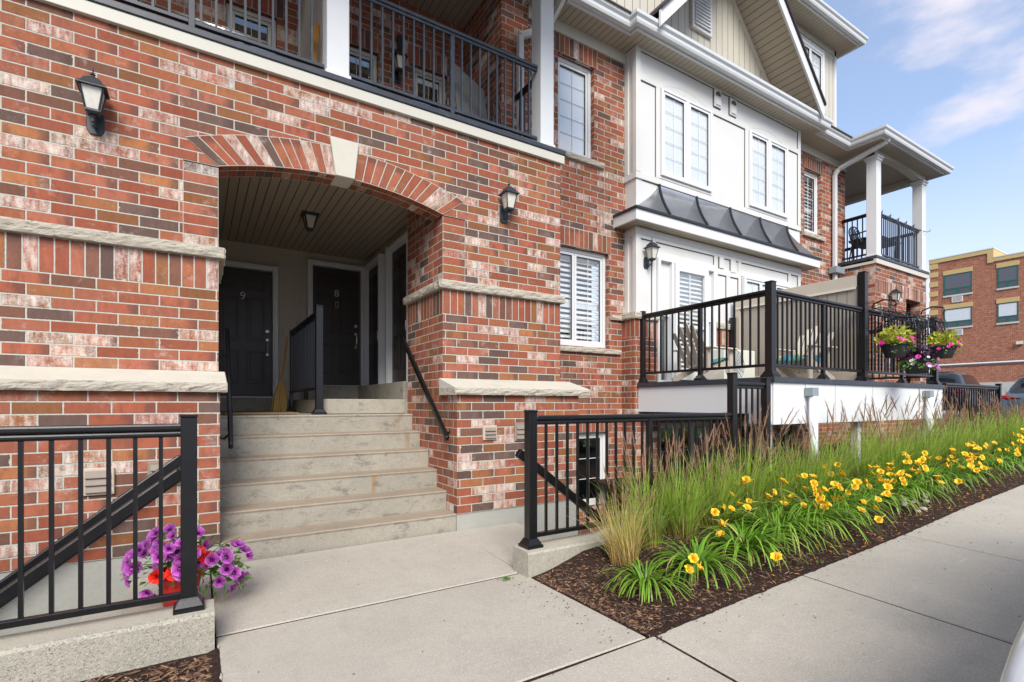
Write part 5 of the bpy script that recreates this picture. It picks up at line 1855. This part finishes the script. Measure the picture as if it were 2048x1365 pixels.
def grass_proto(seed, h, nb, npl, straw, rad):
    o = thing('feather_grass', (0, 0, 0), None, None)  # ornamental feather grass clump, not a true reed
    gr, pl = grass_meshes(seed, h, nb, npl, straw, rad)
    gr.build('blades', [M_GRASS, M_GRASSY], o)
    pl.build('plumes', [M_PLUME, M_GRASS], o)
    return o


GP_ = [grass_proto(1, .92, 420, 14, .88, .26), grass_proto(2, 1.0, 400, 17, .10, .30), grass_proto(3, 1.0, 430, 21, .07, .32), grass_proto(4, 1.0, 380, 19, .12, .30)]
GSP = [(2.80, 2.86, 0, .96, 'straw coloured feather grass clump at the near end of the bed beside the kerb wall'),
       (3.22, 3.02, 3, 1.0, 'feather grass clump right behind the straw coloured one against the black railing'),
       (3.62, 3.00, 1, 1.04, 'green feather grass clump before the thin middle bars of the right railing'),
       (4.08, 3.03, 2, 1.08, 'green feather grass clump with brown plumes rising over the right railing'),
       (4.58, 3.02, 3, 1.12, 'feather grass clump before the two tall railing posts left of the deck corner'),
       (5.15, 3.02, 1, 1.06, 'feather grass clump just right of the tall railing posts at the deck corner'),
       (5.60, 2.98, 2, 1.10, 'feather grass clump below the front corner of the white deck skirting'),
       (6.10, 3.0, 1, 1.14, 'feather grass clump to the left of the first white conduit pipe'),
       (6.75, 2.98, 3, 1.16, 'feather grass clump just right of the first white conduit pipe'),
       (7.20, 2.82, 2, 1.14, 'feather grass clump in the middle of the white deck skirting with dark tall plumes'),
       (7.65, 3.0, 1, 1.2, 'feather grass clump under the joint of the two deck halves'),
       (8.15, 2.85, 2, 1.14, 'feather grass clump below the first hanging basket'),
       (8.65, 3.0, 3, 1.16, 'feather grass clump below the purple leaved hanging basket'),
       (9.15, 2.82, 1, 1.12, 'feather grass clump left of the second conduit pipe'),
       (9.70, 2.98, 2, 1.12, 'feather grass clump around the foot of the second conduit pipe'),
       (10.25, 2.85, 3, 1.14, 'feather grass clump at the far corner of the deck skirting'),
       (10.85, 3.0, 2, 1.10, 'feather grass clump at the near end of the far railing'),
       (11.45, 2.82, 1, 1.10, 'feather grass clump before the left half of the far railing'),
       (12.05, 2.98, 2, 1.08, 'feather grass clump before the middle of the far railing'),
       (12.7, 2.84, 3, 1.06, 'feather grass clump before the right half of the far railing'),
       (13.4, 2.98, 2, 1.04, 'feather grass clump at the end post of the far railing'),
       (14.1, 2.86, 1, 1.02, 'feather grass clump in front of the blue grey car'),
       (14.9, 3.0, 3, 1.0, 'rightmost feather grass clump at the far end of the bed')]
used = set()
for k, (x, y, v_, sc_, lab) in enumerate(GSP):
    o = GP_[v_] if v_ not in used else copy_tree(GP_[v_])
    used.add(v_)
    o.location = (x, y, bed_z(x, y) - .01)
    sc_ *= .93
    o.scale = (sc_ * random.uniform(.92, 1.1), sc_ * random.uniform(.92, 1.1), sc_ * random.uniform(.9, 1.08))
    o.rotation_euler.z = k * 1.37
    tag(o, lab, 'plant', 'feather grasses along the bed')


def petal_flower(mat, name, R_, n, depth, width, curl=.2, star=False):
    rw = random.Random(n + int(R_ * 1e4))
    """open trumpet flower facing +Z made of n curled petals"""
    mb = MB()
    for i in range(n):
        a = 2 * math.pi * i / n
        rings = []
        for k in range(5):
            t = k / 4
            r = R_ * (.08 + .92 * t)
            z = depth * (math.sqrt(t) - 1) - curl * R_ * max(0, t - .7) ** 1.2 * 2
            hw_ = width * R_ * (math.sin(math.pi * min(1, .12 + t * .80)) ** .8) if star else math.pi / n * r * (1.08 - .12 * (t > .9))
            row = []
            for j in (-1, 0, 1):
                rr = r * (1 - (.13 if (not star and j and t > .9) else 0)) * (1 + (rw.uniform(-.07, .07) if t > .6 else 0)); zz_ = rw.uniform(-.07, .07) * R_ * t
                row.append((rr * math.cos(a) - j * hw_ * math.sin(a), rr * math.sin(a) + j * hw_ * math.cos(a), z + zz_ + (.06 * R_ * abs(j) * t if star else .14 * R_ * abs(j) * t)))
            rings.append(mb.add(row))
        for k in range(4):
            for j in range(2):
                t0, t1 = k / 4, (k + 1) / 4
                A, B = rings[k] + j, rings[k + 1] + j
                mb.face((A, A + 1, B + 1, B), [(i + .5, t0), (i + .5, t0), (i + .5, t1), (i + .5, t1)])
    return mb


def put_flower(proto, parent, loc, dirv, sc_=1.0, spin=0.0):
    c = proto.copy(); COL.objects.link(c); c.parent = parent
    q = Vector(dirv).normalized().to_track_quat('Z', 'Y')
    c.matrix_local = Matrix.Translation(loc) @ q.to_matrix().to_4x4() @ Matrix.Rotation(spin, 4, 'Z') @ Matrix.Scale(sc_, 4)
    return c


def proto_flower(mb, name, mat):
    o = mb.build(name, mat, None)
    for p in o.data.polygons: p.use_smooth = True
    return o


PF_LILY = proto_flower(petal_flower(M_YEL, 'flower', .034, 6, .032, .52, .5, True), 'flower', M_YEL)
PF_PUR = proto_flower(petal_flower(M_PUR, 'flower', .036, 5, .028, .5), 'flower', M_PUR)
PF_RED = proto_flower(petal_flower(M_RED, 'flower', .038, 5, .026, .5), 'flower', M_RED)
PF_PINK = proto_flower(petal_flower(M_PINK, 'flower', .026, 5, .008, .5), 'flower', M_PINK)
M_WPET = ramp_mat('white_petal', [(0, (.6, .6, .3)), (.2, (.85, .85, .82)), (1, (.88, .88, .88))])
PF_WHITE = proto_flower(petal_flower(M_WPET, 'flower', .018, 5, .006, .5), 'flower', M_WPET)


def lily(x, y, n, L, nf, seed, lab, dead=.03):
    rnd = random.Random(seed)
    z0 = bed_z(x, y) - .012
    o = thing('daylily', (x, y, z0), lab, 'daylily', 'daylilies along the edge of the bed')
    OFF[o] = Vector((0, 0, 0))
    mb = MB()
    for i in range(n):
        a = rnd.uniform(0, 6.283)
        out = Vector((math.cos(a), math.sin(a), 0))
        l = L * rnd.uniform(.65, 1.12)
        el = rnd.uniform(.75, 1.35)
        p = out * rnd.uniform(0, .07) + Vector((rnd.uniform(-.03, .03), rnd.uniform(-.03, .03), 0))
        pts = [p.copy()]
        ang = el
        bend = rnd.uniform(.20, .34)
        for k in range(7):
            p = p + (out * math.cos(ang) + Vector((0, 0, math.sin(ang)))) * l / 7
            if p.z < .006 and k > 2: p.z = .006
            pts.append(p.copy()); ang -= bend * (1 + k * .12)
        w_ = rnd.uniform(.005, .0085)
        strip(mb, pts, [w_ * .7, w_, w_, w_, w_ * .95, w_ * .8, w_ * .5, .0006], Vector((-out.y, out.x, rnd.uniform(-.2, .2))).normalized(), i, 1 if rnd.random() < dead else 0)
    mb.build('leaves', [M_LILY, M_GRASSY], o)
    sk = MB()
    fl = []
    cl_ = [(rnd.uniform(0, 6.283), rnd.uniform(.1, L * .75)) for _ in range(max(1, nf // 4))]
    for i in range(int(nf * .85)):
        ca, cr = rnd.choice(cl_)
        a = ca + rnd.gauss(0, .32); r_ = abs(cr + rnd.gauss(0, .05))
        top = Vector((r_ * math.cos(a), r_ * math.sin(a) - .05, L * rnd.uniform(.42, .88) - r_ * .18))
        sk.tube([(r_ * .2 * math.cos(a), r_ * .2 * math.sin(a), 0), top * .6 + Vector((0, 0, .03)), top - Vector((0, 0, .02))], .0024, 4, False)
        fl.append((top, Vector((rnd.uniform(-.9, .5), rnd.uniform(-1.3, .1), rnd.uniform(.25, 1.0)))))
        if rnd.random() < .8:
            b = top + Vector((rnd.uniform(-.05, .05), rnd.uniform(-.05, .05), rnd.uniform(-.02, .03)))
            sk.tube([top - Vector((0, 0, .03)), (top + b) / 2, b + Vector((rnd.uniform(-.02, .02), rnd.uniform(-.03, .0), .012))], [.002, .005, .002], 5, m=1)
    if nf:
        sk.build('flower_stalks', [M_LILY, M_YEL_BUD], o)
        for p, d in fl: put_flower(PF_LILY, o, p, d, rnd.uniform(.85, 1.15), rnd.uniform(0, 1))
    return o


M_YEL_BUD = plain('lily_bud', (0.72, 0.36, 0.02), .5)
LSP = [(2.66, 2.50, 75, .40, 0, 'small daylily without open flowers at the near corner of the bed'),
       (3.13, 2.44, 110, .48, 4, 'daylily with a tight cluster of yellow flowers second along the bed'),
       (3.72, 2.46, 125, .56, 8, 'daylily with a few scattered yellow flowers third along the bed'),
       (4.30, 2.50, 170, .66, 16, 'large daylily mound with many yellow flowers before the deck corner'),
       (4.85, 2.48, 165, .64, 22, 'large daylily mound thick with yellow flowers left of the pale stones'),
       (5.45, 2.58, 150, .62, 18, 'daylily mound just above the pale stones'),
       (6.10, 2.52, 150, .62, 16, 'daylily mound right of the pale stones'),
       (6.75, 2.50, 150, .60, 15, 'daylily mound with drooping yellow flowers under the tall divider post'),
       (7.45, 2.52, 140, .60, 15, 'daylily mound under the first hanging basket'),
       (8.20, 2.50, 130, .60, 14, 'daylily mound under the lowest hanging basket'),
       (9.0, 2.52, 120, .60, 14, 'daylily mound under the far corner of the deck'),
       (9.9, 2.50, 110, .60, 13, 'daylily mound with bright flowers near the right edge of the photo'),
       (10.9, 2.52, 100, .60, 12, 'rightmost daylily mound at the end of the visible bed'),
       (4.60, 2.80, 110, .58, 8, 'daylily behind the large mounds at the foot of the grasses'),
       (5.85, 2.82, 110, .58, 9, 'daylily in the second row above the pale stones'),
       (7.10, 2.80, 110, .58, 9, 'daylily in the second row below the far half of the deck')]
for k, (x, y, n_, L, nf, lab) in enumerate(LSP):
    lily(x, y, n_, L, nf, 40 + k, lab)


def leaf_cloud(mb, pts, s0, s1, rnd, m=0, up=.4):
    for i, (p, c) in enumerate(pts):
        p, c = Vector(p), Vector(c)
        out = (p - c).normalized()
        d = (out + Vector((rnd.uniform(-.8, .8), rnd.uniform(-.8, .8), rnd.uniform(-.6, .6)))).normalized()
        nrm = (Vector((rnd.uniform(-.5, .5), rnd.uniform(-.5, .5), up + .6)) + out * .5).normalized()
        sd = d.cross(nrm)
        if sd.length < .05: continue
        sd.normalize()
        L = rnd.uniform(s0, s1); w_ = L * .34
        nn = sd.cross(d)
        q = [p - d * L * .5, p - d * L * .12 + sd * w_ + nn * L * .06, p + d * L * .22 + sd * w_ * .8 + nn * L * .05, p + d * L * .5 - nn * L * .1, p + d * L * .22 - sd * w_ * .8 + nn * L * .05, p - d * L * .12 - sd * w_ + nn * L * .06, p]
        k = mb.add(q)
        for tri, vv in (((0, 1, 6), (0, .3, 0)), ((1, 2, 6), (.9, 1, 0)), ((2, 3, 6), (1, .9, .1)), ((3, 4, 6), (.9, 1, .1)), ((4, 5, 6), (1, .9, 0)), ((5, 0, 6), (.9, .2, 0))):
            mb.face([k + t for t in tri], [(i + .5, e) for e in vv], m)


# petunia pot
rnd = random.Random(5)
pp = thing('flower_pot', (-.10, 3.93, -.04), 'red pot overflowing with purple and red petunias behind the left railing post', 'flower pot')
OFF[pp] = Vector((0, 0, 0))
m_ = MB(); m_.lathe([(.085, 0), (.115, .16), (.135, .215), (.148, .22), (.148, .25), (.128, .25), (.12, .22)], (0, 0, 0), 28); m_.build('pot', M_REDPOT, pp, smooth=True)
m_ = MB()
fp = []
cs = [((-.08, -.02, .30), .20), ((.12, -.06, .29), .24), ((.26, -.10, .22), .17), ((-.02, .0, .40), .15)]
pts = []
for _ in range(430):
    c, r_ = rnd.choice(cs)
    d = Vector((rnd.gauss(0, 1), rnd.gauss(0, 1), rnd.gauss(0, .8))).normalized()
    p = Vector(c) + d * r_ * rnd.uniform(.35, 1)
    if p.z < .08: continue
    pts.append((p, c))
leaf_cloud(m_, pts, .028, .055, rnd)
for _ in range(26):
    c, r_ = rnd.choice(cs)
    d = Vector((rnd.gauss(0, 1), rnd.gauss(0, 1), rnd.gauss(0, .8))).normalized()
    e_ = Vector(c) + d * r_ * 1.15
    m_.tube([Vector(c), (Vector(c) + e_) / 2 + Vector((0, 0, .03)), e_], .003, 4)
m_.build('foliage', M_LEAF, pp)
for k in range(78):
    c, r_ = rnd.choice(cs)
    d = Vector((rnd.gauss(-.1, .9), -abs(rnd.gauss(.6, .6)), rnd.gauss(.25, .7))).normalized()
    p = Vector(c) + d * r_ * rnd.uniform(.95, 1.2)
    if p.z < .08: continue
    put_flower(PF_PUR, pp, p, d + Vector((0, -.5, .25)), rnd.uniform(.85, 1.2), rnd.uniform(0, 1))
for p in ((-.115, -.17, .27), (-.03, -.19, .28), (.10, -.22, .40), (.15, -.23, .36)):
    put_flower(PF_RED, pp, p, (-.1, -1, .35), 1.15, rnd.random())
pp.location = (-.10, 3.93, -.045)

# hanging baskets
def basket(u, v_, Y, r_, leafm, nl, ls, flowers, lab, trail=None, seed=1):
    rnd = random.Random(seed)
    p0 = at_y(u, v_, Y)
    o = thing('hanging_basket', p0, lab, 'hanging basket', 'hanging baskets on the deck rail')
    OFF[o] = Vector((0, 0, 0))
    m_ = MB(); m_.lathe([(r_ * .62, -.10), (r_ * .82, -.03), (r_ * .97, .06), (r_ * 1.05, .065), (r_ * 1.05, .085), (r_ * .92, .085)], (0, 0, 0), 26)
    for k in range(26):
        a = 2 * math.pi * k / 26
        m_.bar((r_ * .64 * math.cos(a), r_ * .64 * math.sin(a), -.095), (r_ * .985 * math.cos(a), r_ * .985 * math.sin(a), .06), .008, .008)
    m_.build('pot', M_BPOT, o)
    m_ = MB(); pts = []
    for _ in range(nl):
        d = Vector((rnd.gauss(0, 1), rnd.gauss(0, 1), abs(rnd.gauss(.35, .7)))).normalized()
        pts.append((Vector((0, 0, .09)) + Vector((d.x * r_ * 1.5, d.y * r_ * 1.35, d.z * r_ * 1.55)) * rnd.uniform(.5, 1.02), (0, 0, .02)))
    leaf_cloud(m_, pts, ls[0], ls[1], rnd)
    m_.build('foliage', leafm, o)
    if trail:
        m_ = MB(); pts = []
        for _ in range(trail[1]):
            a = rnd.uniform(0, 6.28)
            pts.append((Vector((r_ * rnd.uniform(.9, 1.8) * math.cos(a), r_ * rnd.uniform(.9, 1.6) * math.sin(a), .09 - rnd.uniform(0, .13))), (0, 0, .1)))
        leaf_cloud(m_, pts, .02, .05, rnd)
        m_.build('trailing_leaves', trail[0], o)
    for proto, n_, zz in flowers:
        for _ in range(n_):
            a = rnd.uniform(2.6, 6.0)
            rr = r_ * rnd.uniform(1.05, 1.55)
            put_flower(proto, o, Vector((rr * math.cos(a), rr * math.sin(a), .09 + rnd.uniform(*zz))), (math.cos(a), math.sin(a), .5), rnd.uniform(.9, 1.3))
    m_ = MB()
    yb = 3.40 - Y
    m_.tube([(0, yb, .62), (0, yb - .02, .68), (0, yb * .5, .72), (0, 0, .69), (0, -.03, .64), (0, 0, .61)], .011, 7)
    for k in range(3):
        a = 2 * math.pi * k / 3
        m_.tube([(0, 0, .615), (r_ * math.cos(a), r_ * math.sin(a), .08)], .003, 4)
    m_.build('hook', M_BLACK, o)
    o.location = p0
    return o


basket(1790, 701, 3.12, .165, M_LIME, 240, (.05, .10), [(PF_PINK, 9, (-.02, .08))], 'dark hanging basket of lime yellow leaves and pink flowers nearest to the tall deck post', (M_LEAF, 90), 3)
basket(1834, 734, 3.00, .165, M_DKLEAF, 150, (.05, .11), [(PF_WHITE, 12, (-.10, .03)), (PF_PINK, 3, (-.05, .04)), (PF_PUR, 2, (-.18, -.08))], 'ribbed dark hanging basket with deep purple leaves and small white flowers, the lowest one', (M_LEAF, 230), 8)
basket(1886, 704, 3.12, .165, M_LIME, 240, (.05, .10), [(PF_PINK, 8, (-.06, .06))], 'dark hanging basket of lime yellow leaves at the far end of the deck rail', (M_LEAF, 60), 12)
for pr in (PF_LILY, PF_PUR, PF_RED, PF_PINK, PF_WHITE): bpy.data.objects.remove(pr)

# a few weeds in the joints
for (u, v_, lab) in ((1012, 1160, 'tiny green weed growing in the joint of the entry path'), (1640, 1126, 'tiny green weed sprouting at the mulch edge of the pavement')):
    p = at_z(u, v_, -.055 if u < 1100 else 0.03)
    m_ = MB(); pts = [((p.x + random.gauss(0, .03), p.y + random.gauss(0, .012), p.z + random.uniform(.004, .02)), (p.x, p.y, p.z - .02)) for _ in range(30)]
    leaf_cloud(m_, pts, .012, .026, random.Random(2))
    tag(m_.build('weed', M_LEAF), lab, 'weed')

# ------------------------------------------------------------------ far building
FX = 51.0


def at_x(u, v_):
    x, y, z = ray(u, v_)
    k = FX / x
    return Vector((FX, k * y, CAM_H + k * z))


fb = thing('brick_apartment_building', (FX, 12, 0), 'orange brick building with yellow stone trim and green framed windows beyond the parked cars', 'building')
YLc = at_x(1860, 600).y
YSt = at_x(1975, 510).y
fuv = lambda p, k: ((p[0] if k in 'fb' else p[1]) / .21, p[2] / .075 + 300)
ZT1, ZT2 = 12.7, 12.0
m_ = MB(); m_.box(FX, 72, YSt, YLc, 2.9, ZT1, fuv); m_.box(FX + .001, 72, 1.0, YSt - .001, 2.9, ZT2, fuv); m_.build('wall', M_FBRICK, fb)
m_ = MB(); m_.box(FX - .06, 72, 1.0, YLc + .05, 0.2, 2.9); m_.build('stone_base', stone('grey_stone', (.55, .55, .5)), fb)
m_ = MB(); m_.box(FX - .08, 72.1, YSt - .35, YLc + .05, ZT1, ZT1 + .30); m_.box(FX - .08, 72.1, YSt - .35, YSt - .002, ZT2 - .05, ZT1 - .001); m_.box(FX - .08, 72.1, 1.0, YSt - .352, ZT2, ZT2 + .28); m_.build('coping', M_GOLD, fb)
m_ = MB(); m_.box(FX - .10, 72.2, YSt - .38, YLc + .08, ZT1 + .301, ZT1 + .38); m_.box(FX - .1, 72.2, 1.0, YSt - .382, ZT2 + .281, ZT2 + .36); m_.build('parapet_flashing', M_GUTTER, fb)
for v0, v1 in ((530, 541), (547, 557), (566, 576), (585, 595), (604, 614), (622, 632), (641, 651)):
    a, b = at_x(1860, v1), at_x(1876, v0)
    m_ = MB(); m_.box(FX - .05, FX + .3, b.y, YLc + .04, a.z, at_x(1860, v0).z); m_.build('quoin', M_GOLD, fb)


def fwin(u0, u1, v0, v1, lv, blind):
    a, b = at_x(u0, v1), at_x(u1, v0)
    y1, y0 = a.y, b.y
    z0, z1 = at_x(u0, v1).z, at_x(u0, v0).z
    m_ = MB()
    fw = .07
    for q in ((y0, y0 + fw, z0, z1), (y1 - fw, y1, z0, z1), (y0 + fw, y1 - fw, z1 - fw, z1), (y0 + fw, y1 - fw, z0, z0 + fw)): m_.box(FX - .04, FX - .001, q[0], q[1], q[2], q[3])
    zm = z0 + (z1 - z0) * .3
    m_.box(FX - .04, FX - .001, y0 + fw, y1 - fw, zm - .05, zm + .05); m_.box(FX - .04, FX - .001, (y0 + y1) / 2 - .06, (y0 + y1) / 2 + .06, z0 + fw, zm - .05)
    o = m_.build('window', M_TEAL, fb)
    m_ = MB(); m_.box(FX - .02, FX - .002, y0 + fw, y1 - fw, zm + .05, z1 - fw); m_.build('pane', plain('blind_behind_glass', (.62, .66, .68), .2) if blind else plain('sky_glass', (.06, .07, .09), .03, spec=1.0), o)
    m_ = MB(); m_.box(FX - .02, FX - .002, y0 + fw, y1 - fw, z0 + fw, zm - .05); m_.build('pane', plain('low_glass', (.05, .055, .07), .05, spec=.8), o)
    m_ = MB(); m_.box(FX - .06, FX - .0015, y0 - .05, y1 + .05, z1 + .002, z1 + .34); m_.build('lintel', M_GOLD, fb)
    m_ = MB(); m_.box(FX - .08, FX - .0015, y0 - .04, y1 + .04, z0 - .13, z0 - .002); m_.build('sill', M_FASCIA, fb)


fwin(1888, 1944, 552, 593, 0, False); fwin(1888, 1944, 620, 657, 0, True); fwin(1995, 2037, 537, 578, 0, False); fwin(1995, 2037, 608, 647, 0, True)
for v0, v1 in ((594.5, 606), (660, 672)):
    a, b = at_x(1904, v1), at_x(1926, v0)
    m_ = MB(); m_.box(FX - .07, FX - .001, b.y, a.y, a.z, at_x(1904, v0).z); o = m_.build('air_grille', M_WHITE, fb)
    m_ = MB()
    for k in range(5): m_.box(FX - .075, FX - .0705, b.y + .06, a.y - .06, a.z + .07 + k * .08, a.z + .11 + k * .08)
    m_.build('grille_slats', M_BROWNP, o)
z_ = at_x(1940, 733).z
m_ = MB(); m_.box(FX - .03, FX - .0005, 1.0, YLc, z_, z_ + .14); m_.build('brick_ledge', plain('dark_course', (.13, .07, .05), .9), fb)
p = at_x(2040, 686)
m_ = MB(); m_.prism([(FX - .25, p.z - .12), (FX - .001, p.z - .15), (FX - .001, p.z + .12), (FX - .12, p.z + .12)], p.y - .18, p.y + .18, 'y'); m_.build('wall_light', M_STONE, fb)
# pale pipe rail in the car park
rp = thing('pipe_rail', (38, 9, .55), 'pale horizontal pipe rail between the parked cars and the far brick building', 'rail')
m_ = MB(); m_.tube([(40, 1.0, 3.72), (40, 16, 3.72)], .05, 8); m_.build('rail', M_PVC, rp)
for y in (2.0, 8.0, 15.9):
    m_ = MB(); m_.tube([(40, y, .5), (40, y, 3.72)], .05, 8); m_.build('post', M_PVC, rp)


# ------------------------------------------------------------------ cars
def car(loc, rz, paint, label):
    o = thing('parked_car', loc, label, 'car')
    OFF[o] = Vector((0, 0, 0))
    ST = [(0.0, .66, .42, .80, .84, .55), (.06, .82, .34, .98, 1.02, .66), (.16, .89, .30, 1.04, 1.10, .69), (.42, .92, .28, 1.04, 1.42, .64), (.62, .925, .28, 1.04, 1.60, .60), (1.2, .93, .28, 1.03, 1.68, .60),
          (2.1, .93, .28, 1.01, 1.67, .60), (2.55, .93, .28, 1.0, 1.58, .59), (3.2, .92, .28, .99, 1.16, .63), (3.4, .91, .28, .97, 1.05, .66), (4.2, .87, .30, .86, .92, .62), (4.5, .76, .40, .66, .74, .5)]
    rings = []
    src = MB()
    for x, w_, lo_, be, to, rw in ST:
        sh_ = be + (to - be) * .12
        row = [(x, -w_ * .90, lo_), (x, -w_, lo_ + .12), (x, -w_, (lo_ + be) / 2), (x, -w_ * .985, be - .05), (x, -w_ * .955, be), (x, -rw - .03, to - (to - be) * .16), (x, -rw * .8, to), (x, 0, to + .025)]
        row += [(p[0], -p[1], p[2]) for p in reversed(row[:-1])]
        rings.append(src.add(row))
    L_ = 15
    body, win = [], []
    for i, (A, B) in enumerate(zip(rings, rings[1:])):
        for j in range(L_ - 1):
            side = j in (4, 9)
            top = 5 <= j <= 8
            q = (A + j, B + j, B + j + 1, A + j + 1)
            if (side and 3 <= i <= 7) or (top and i in (2, 3)) or (top and i in (7, 8)): win.append(q)
            else: body.append(q)
    body.append([rings[0] + j for j in range(L_)]); body.append([rings[-1] + j for j in reversed(range(L_))])
    for nm, fs, mt in (('body', body, paint), ('windows', win, M_CARGL)):
        mb = MB(); mb.v = list(src.v)
        for q in fs: mb.face(q)
        ob = mb.build(nm, mt, o, smooth=True)
        sd = ob.modifiers.new('sub', 'SUBSURF'); sd.levels = sd.render_levels = 2
    for sx in (.85, 3.65):
        for sy in (-1, 1):
            m_ = MB(); m_.lathe([(.20, -.1), (.31, -.1), (.335, -.07), (.335, .07), (.31, .1), (.20, .1)], (0, 0, 0), 24); m_.v = [(sx + p[0], sy * .82 + p[2], .335 + p[1]) for p in m_.v]
            wo_ = m_.build('wheel', M_TYRE, o)
            m_ = MB(); m_.lathe([(.03, .0), (.2, .02), (.21, .08), (.19, .085)], (0, 0, 0), 20); m_.v = [(sx + p[0], sy * (.82 + p[2]), .335 + p[1]) for p in m_.v]
            m_.build('rim', M_STEEL, wo_)
    for sy in (-1, 1):
        m_ = MB()
        m_.prism([(sy * .40, .97), (sy * .80, .945), (sy * .865, 1.0), (sy * .80, 1.055)], -.0, .22, 'x')
        m_.build('tail_light', M_TAIL, o, bevel=.012)
        m_ = MB(); m_.box(2.5, 2.68, min(sy * .92, sy * 1.10), max(sy * .92, sy * 1.10), 1.0, 1.14); m_.build('mirror', paint, o, bevel=.04, seg=2)
    m_ = MB(); m_.box(-.015, .05, -.62, .62, .36, .56); m_.build('bumper_insert', M_RIB, o, bevel=.02)
    m_ = MB(); m_.box(-.022, .03, -.28, .28, .66, .82); m_.build('plate_recess', M_RIB, o, bevel=.01)
    m_ = MB(); m_.bar((.35, -.55, 1.63), (.35, .55, 1.63), .16, .03); m_.build('roof_spoiler', paint, o, bevel=.012)
    o.location = loc
    o.rotation_euler.z = rz
    return o


M_CARGL = plain('car_glass', (.015, .018, .02), .04, var=.02, spec=.9)
car((20.5, 4.28, .48), R(4), M_CARG, 'blue grey car seen from behind at the right edge of the photo')
car((20.8, 6.95, .70), R(4), M_CARD, 'black car parked behind the far railing before the brick building')
car((1.425 + 4.5, -.385, -.24), R(180), M_CARW, 'white car at the bottom right corner of the photo, only its rounded corner in view')

# ------------------------------------------------------------------ sky and light
W = bpy.data.worlds.new('World')
S.world = W
W.use_nodes = True
nt = W.node_tree
nt.nodes.clear()
wo = nt.nodes.new('ShaderNodeOutputWorld')
bg = nt.nodes.new('ShaderNodeBackground')
sky = nt.nodes.new('ShaderNodeTexSky')
sky.sky_type = 'NISHITA'
sky.sun_disc = False
SUN_EL, SUN_AZ = R(40), R(-25)          # azimuth: 0 = sun straight behind the camera facing the facade
sky.sun_elevation = SUN_EL
sdir = Vector((math.sin(SUN_AZ) * math.cos(SUN_EL), -math.cos(SUN_AZ) * math.cos(SUN_EL), math.sin(SUN_EL)))
sky.sun_rotation = math.atan2(sdir.x, sdir.y)
sky.air_density, sky.dust_density, sky.ozone_density = 1.0, 0.6, 2.0
tc = nt.nodes.new('ShaderNodeTexCoord')
mp = nt.nodes.new('ShaderNodeVectorMath'); mp.operation = 'MULTIPLY'; mp.inputs[1].default_value = (1.0, 1.0, 2.6)
nt.links.new(tc.outputs['Generated'], mp.inputs[0])
nz = nt.nodes.new('ShaderNodeTexNoise'); nz.inputs['Scale'].default_value = 3.1; nz.inputs['Detail'].default_value = 8; nz.inputs['Roughness'].default_value = .56
off = nt.nodes.new('ShaderNodeVectorMath'); off.operation = 'ADD'; off.inputs[1].default_value = (1.3, 4.2, 0.4)
nt.links.new(mp.outputs[0], off.inputs[0]); nt.links.new(off.outputs[0], nz.inputs['Vector'])
mr = nt.nodes.new('ShaderNodeMapRange'); mr.interpolation_type = 'SMOOTHSTEP'; mr.inputs[1].default_value, mr.inputs[2].default_value = .45, .66
nt.links.new(nz.outputs[0], mr.inputs[0])
mx = nt.nodes.new('ShaderNodeMix'); mx.data_type = 'RGBA'
sxyz = nt.nodes.new('ShaderNodeSeparateXYZ'); nt.links.new(tc.outputs['Generated'], sxyz.inputs[0])
hz = nt.nodes.new('ShaderNodeMapRange'); hz.interpolation_type = 'SMOOTHSTEP'; hz.inputs[1].default_value, hz.inputs[2].default_value = 0.0, .42; hz.inputs[3].default_value, hz.inputs[4].default_value = 1.0, .20
nt.links.new(sxyz.outputs[2], hz.inputs[0])
mh = nt.nodes.new('ShaderNodeMix'); mh.data_type = 'RGBA'
nt.links.new(hz.outputs[0], mh.inputs[0])
nt.links.new(sky.outputs[0], mh.inputs[6])
mh.inputs[7].default_value = (3.5, 3.7, 4.5, 1)
nt.links.new(mr.outputs[0], mx.inputs[0])
nt.links.new(mh.outputs[2], mx.inputs[6])
mx.inputs[7].default_value = (3.75, 3.6, 3.95, 1)
nt.links.new(mx.outputs[2], bg.inputs[0])
bg.inputs[1].default_value = 0.14
nt.links.new(bg.outputs[0], wo.inputs[0])
sl = bpy.data.lights.new('sun', 'SUN')
sl.energy = 2.5
sl.angle = R(32)
sl.color = (1.0, 0.95, 0.88)
so = bpy.data.objects.new('sun', sl)
COL.objects.link(so)
so.rotation_euler = (-sdir).to_track_quat('-Z', 'Y').to_euler()
vs = S.view_settings
vs.view_transform = 'Standard'
vs.look = 'None'
vs.exposure = 0.85
vs.gamma = 1.0
S.cycles.diffuse_bounces = 8
